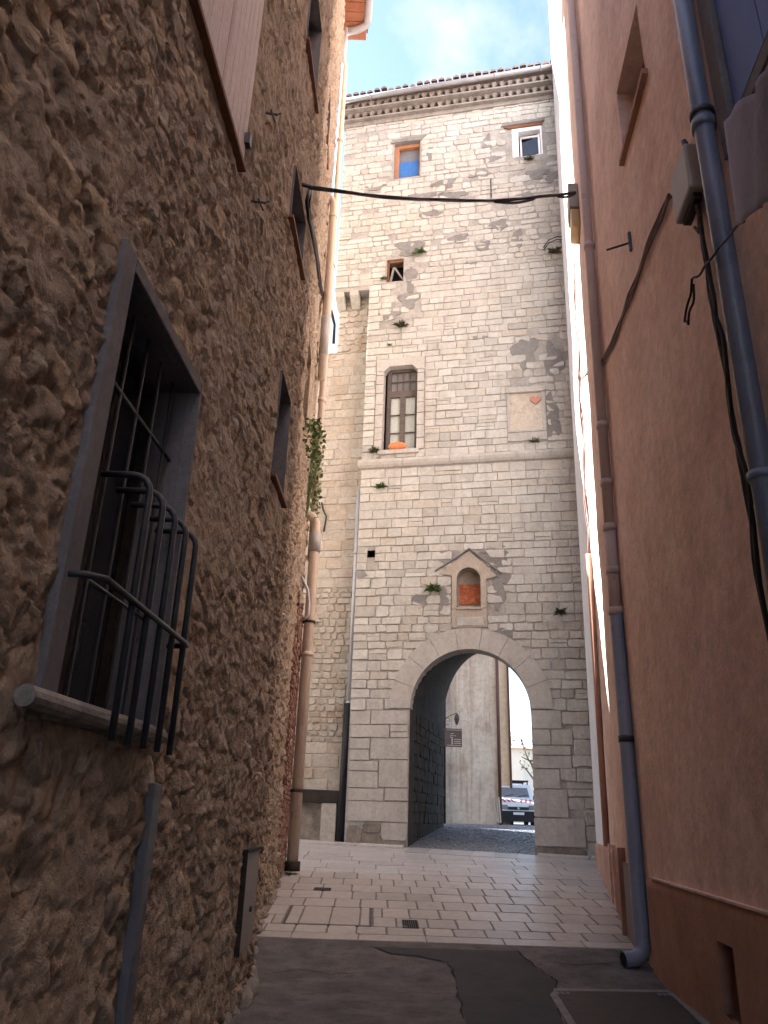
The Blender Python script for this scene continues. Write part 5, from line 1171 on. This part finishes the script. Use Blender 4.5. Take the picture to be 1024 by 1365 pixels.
for s in (-1, 1):
    q = vplate('headlight', m_ggrey, s*.5 if s > 0 else -.82, .82 if s > 0 else -.5, ((-.01, .68), (.05, .88)), .03)
    q = vplate('chevron_board', m_white, -.72 if s < 0 else .02, -.02 if s < 0 else .72, ((.14, .991), (.72, 1.146)), .012)
    for k in range(3):
        b = MB(); x0 = s*(.10+k*.22); L0, L1 = (.17, 1.0), (.70, 1.07)
        vs = [VN(x, l_, z+.016+dz) for dz in (0, .006) for (x, l_, z) in ((x0, .16, .998), (x0+s*.11, .16, .998), (x0+s*.21, .70, 1.142), (x0+s*.10, .70, 1.142))]
        b.add(vs, [(0, 1, 2, 3), (7, 6, 5, 4), (0, 4, 5, 1), (1, 5, 6, 2), (2, 6, 7, 3), (3, 7, 4, 0)]); b.build('stripe', m_red, q)
    b = MB(); c_ = Vector(VN(s*.98, 1.1, 1.25)); b.box(c_, (.2, .1, .24)); b.build('mirror', m_black, van, bevel=.03)
    for l_ in (.75, 3.3):
        b = MB(); b.tube([VN(s*.68, l_, .30), VN(s*.88, l_, .30)], .30, 18); wq = b.build('wheel', m_black, van); b = MB(); b.tube([VN(s*.87, l_, .30), VN(s*.89, l_, .30)], .17, 14); b.build('rim', m_zinc, wq)
vplate('number_plate', m_white, -.26, .26, ((-.105, .45), (-.105, .56)), .012)
em = MB(); p = VN(0, -.06, .74); em.box(p, (.10, .03, .12), (Vector((.7, 0, .7)), Vector((0, 1, 0)), Vector((-.7, 0, .7)))); em.build('emblem', m_zinc, van)
b = MB()
for l_ in (1.75, 3.6): b.tube([VN(-.75, l_, 2.06), VN(.75, l_, 2.06)], .045, 8); [b.tube([VN(x, l_, 1.84), VN(x, l_, 2.06)], .03, 6) for x in (-.7, .7)]
b.tube([VN(-.72, 1.6, 2.08), VN(-.72, 3.8, 2.08)], .03, 6); b.tube([VN(.72, 1.6, 2.08), VN(.72, 3.8, 2.08)], .03, 6); b.build('roof_rack', m_black, van)
b = MB(); 
for s in (-1, 1): b.tube([VN(s*.35-.22, .95, 1.29), VN(s*.35+.25, 1.05, 1.40)], .012, 5)
b.build('wiper', m_black, van)

# tree and scrub behind the cream house
def tree(label, base, h, sp, seed, n=900, ls=.22):
    random.seed(seed); B_ = Vector(base); o = thing('tree', label, 'tree', base); b = MB(); tips = []
    b.tube([B_, B_+Vector((.1, 0, h*.3)), B_+Vector((-.1, .1, h*.55))], [h*.03, h*.022, h*.016], 8)
    for k in range(9):
        a = random.uniform(0, 6.28); z0 = h*random.uniform(.3, .55); e = B_+Vector((math.cos(a)*sp*random.uniform(.5, 1), math.sin(a)*sp*random.uniform(.5, 1), h*random.uniform(.6, 1))); m_ = B_+Vector((math.cos(a)*sp*.3, math.sin(a)*sp*.3, z0+h*.12))
        b.tube([B_+Vector((0, 0, z0)), m_, e], [h*.012, h*.008, h*.003], 6); tips += [m_.lerp(e, t) for t in (.4, .7, 1)]
    b.build('trunk', m_bark, o); c = MB()
    for k in range(n):
        t = random.choice(tips); p = t+Vector((random.gauss(0, .5), random.gauss(0, .5), random.gauss(0, .4)))*sp*.28; a = Vector((random.uniform(-1, 1), random.uniform(-1, 1), random.uniform(-1, 1))).normalized(); q = a.cross(Vector((random.uniform(-1, 1), random.uniform(-1, 1), random.uniform(-1, 1)))).normalized(); s = ls*random.uniform(.5, 1.2)
        c.ct = random.random(); c.add([p-a*s, p+q*s*.6, p+a*s, p-q*s*.6], [(0, 1, 2, 3)])
    c.build('crown', m_dry, o); return o
p = PY(692, 1000, 95); tree('dark tree showing above the roof of the distant pale house', (p.x, 95, 1.4), 9.6, 3.4, 5, 700)
p = PY(716, 1060, 55); tree('tree with a slanting branch at the right edge of the arch', (p.x, 55, 1.4), 6.6, 1.9, 9, 90, .13)
print('BUILT', sum(len(o.data.polygons) for o in bpy.data.objects if o.type == 'MESH'))
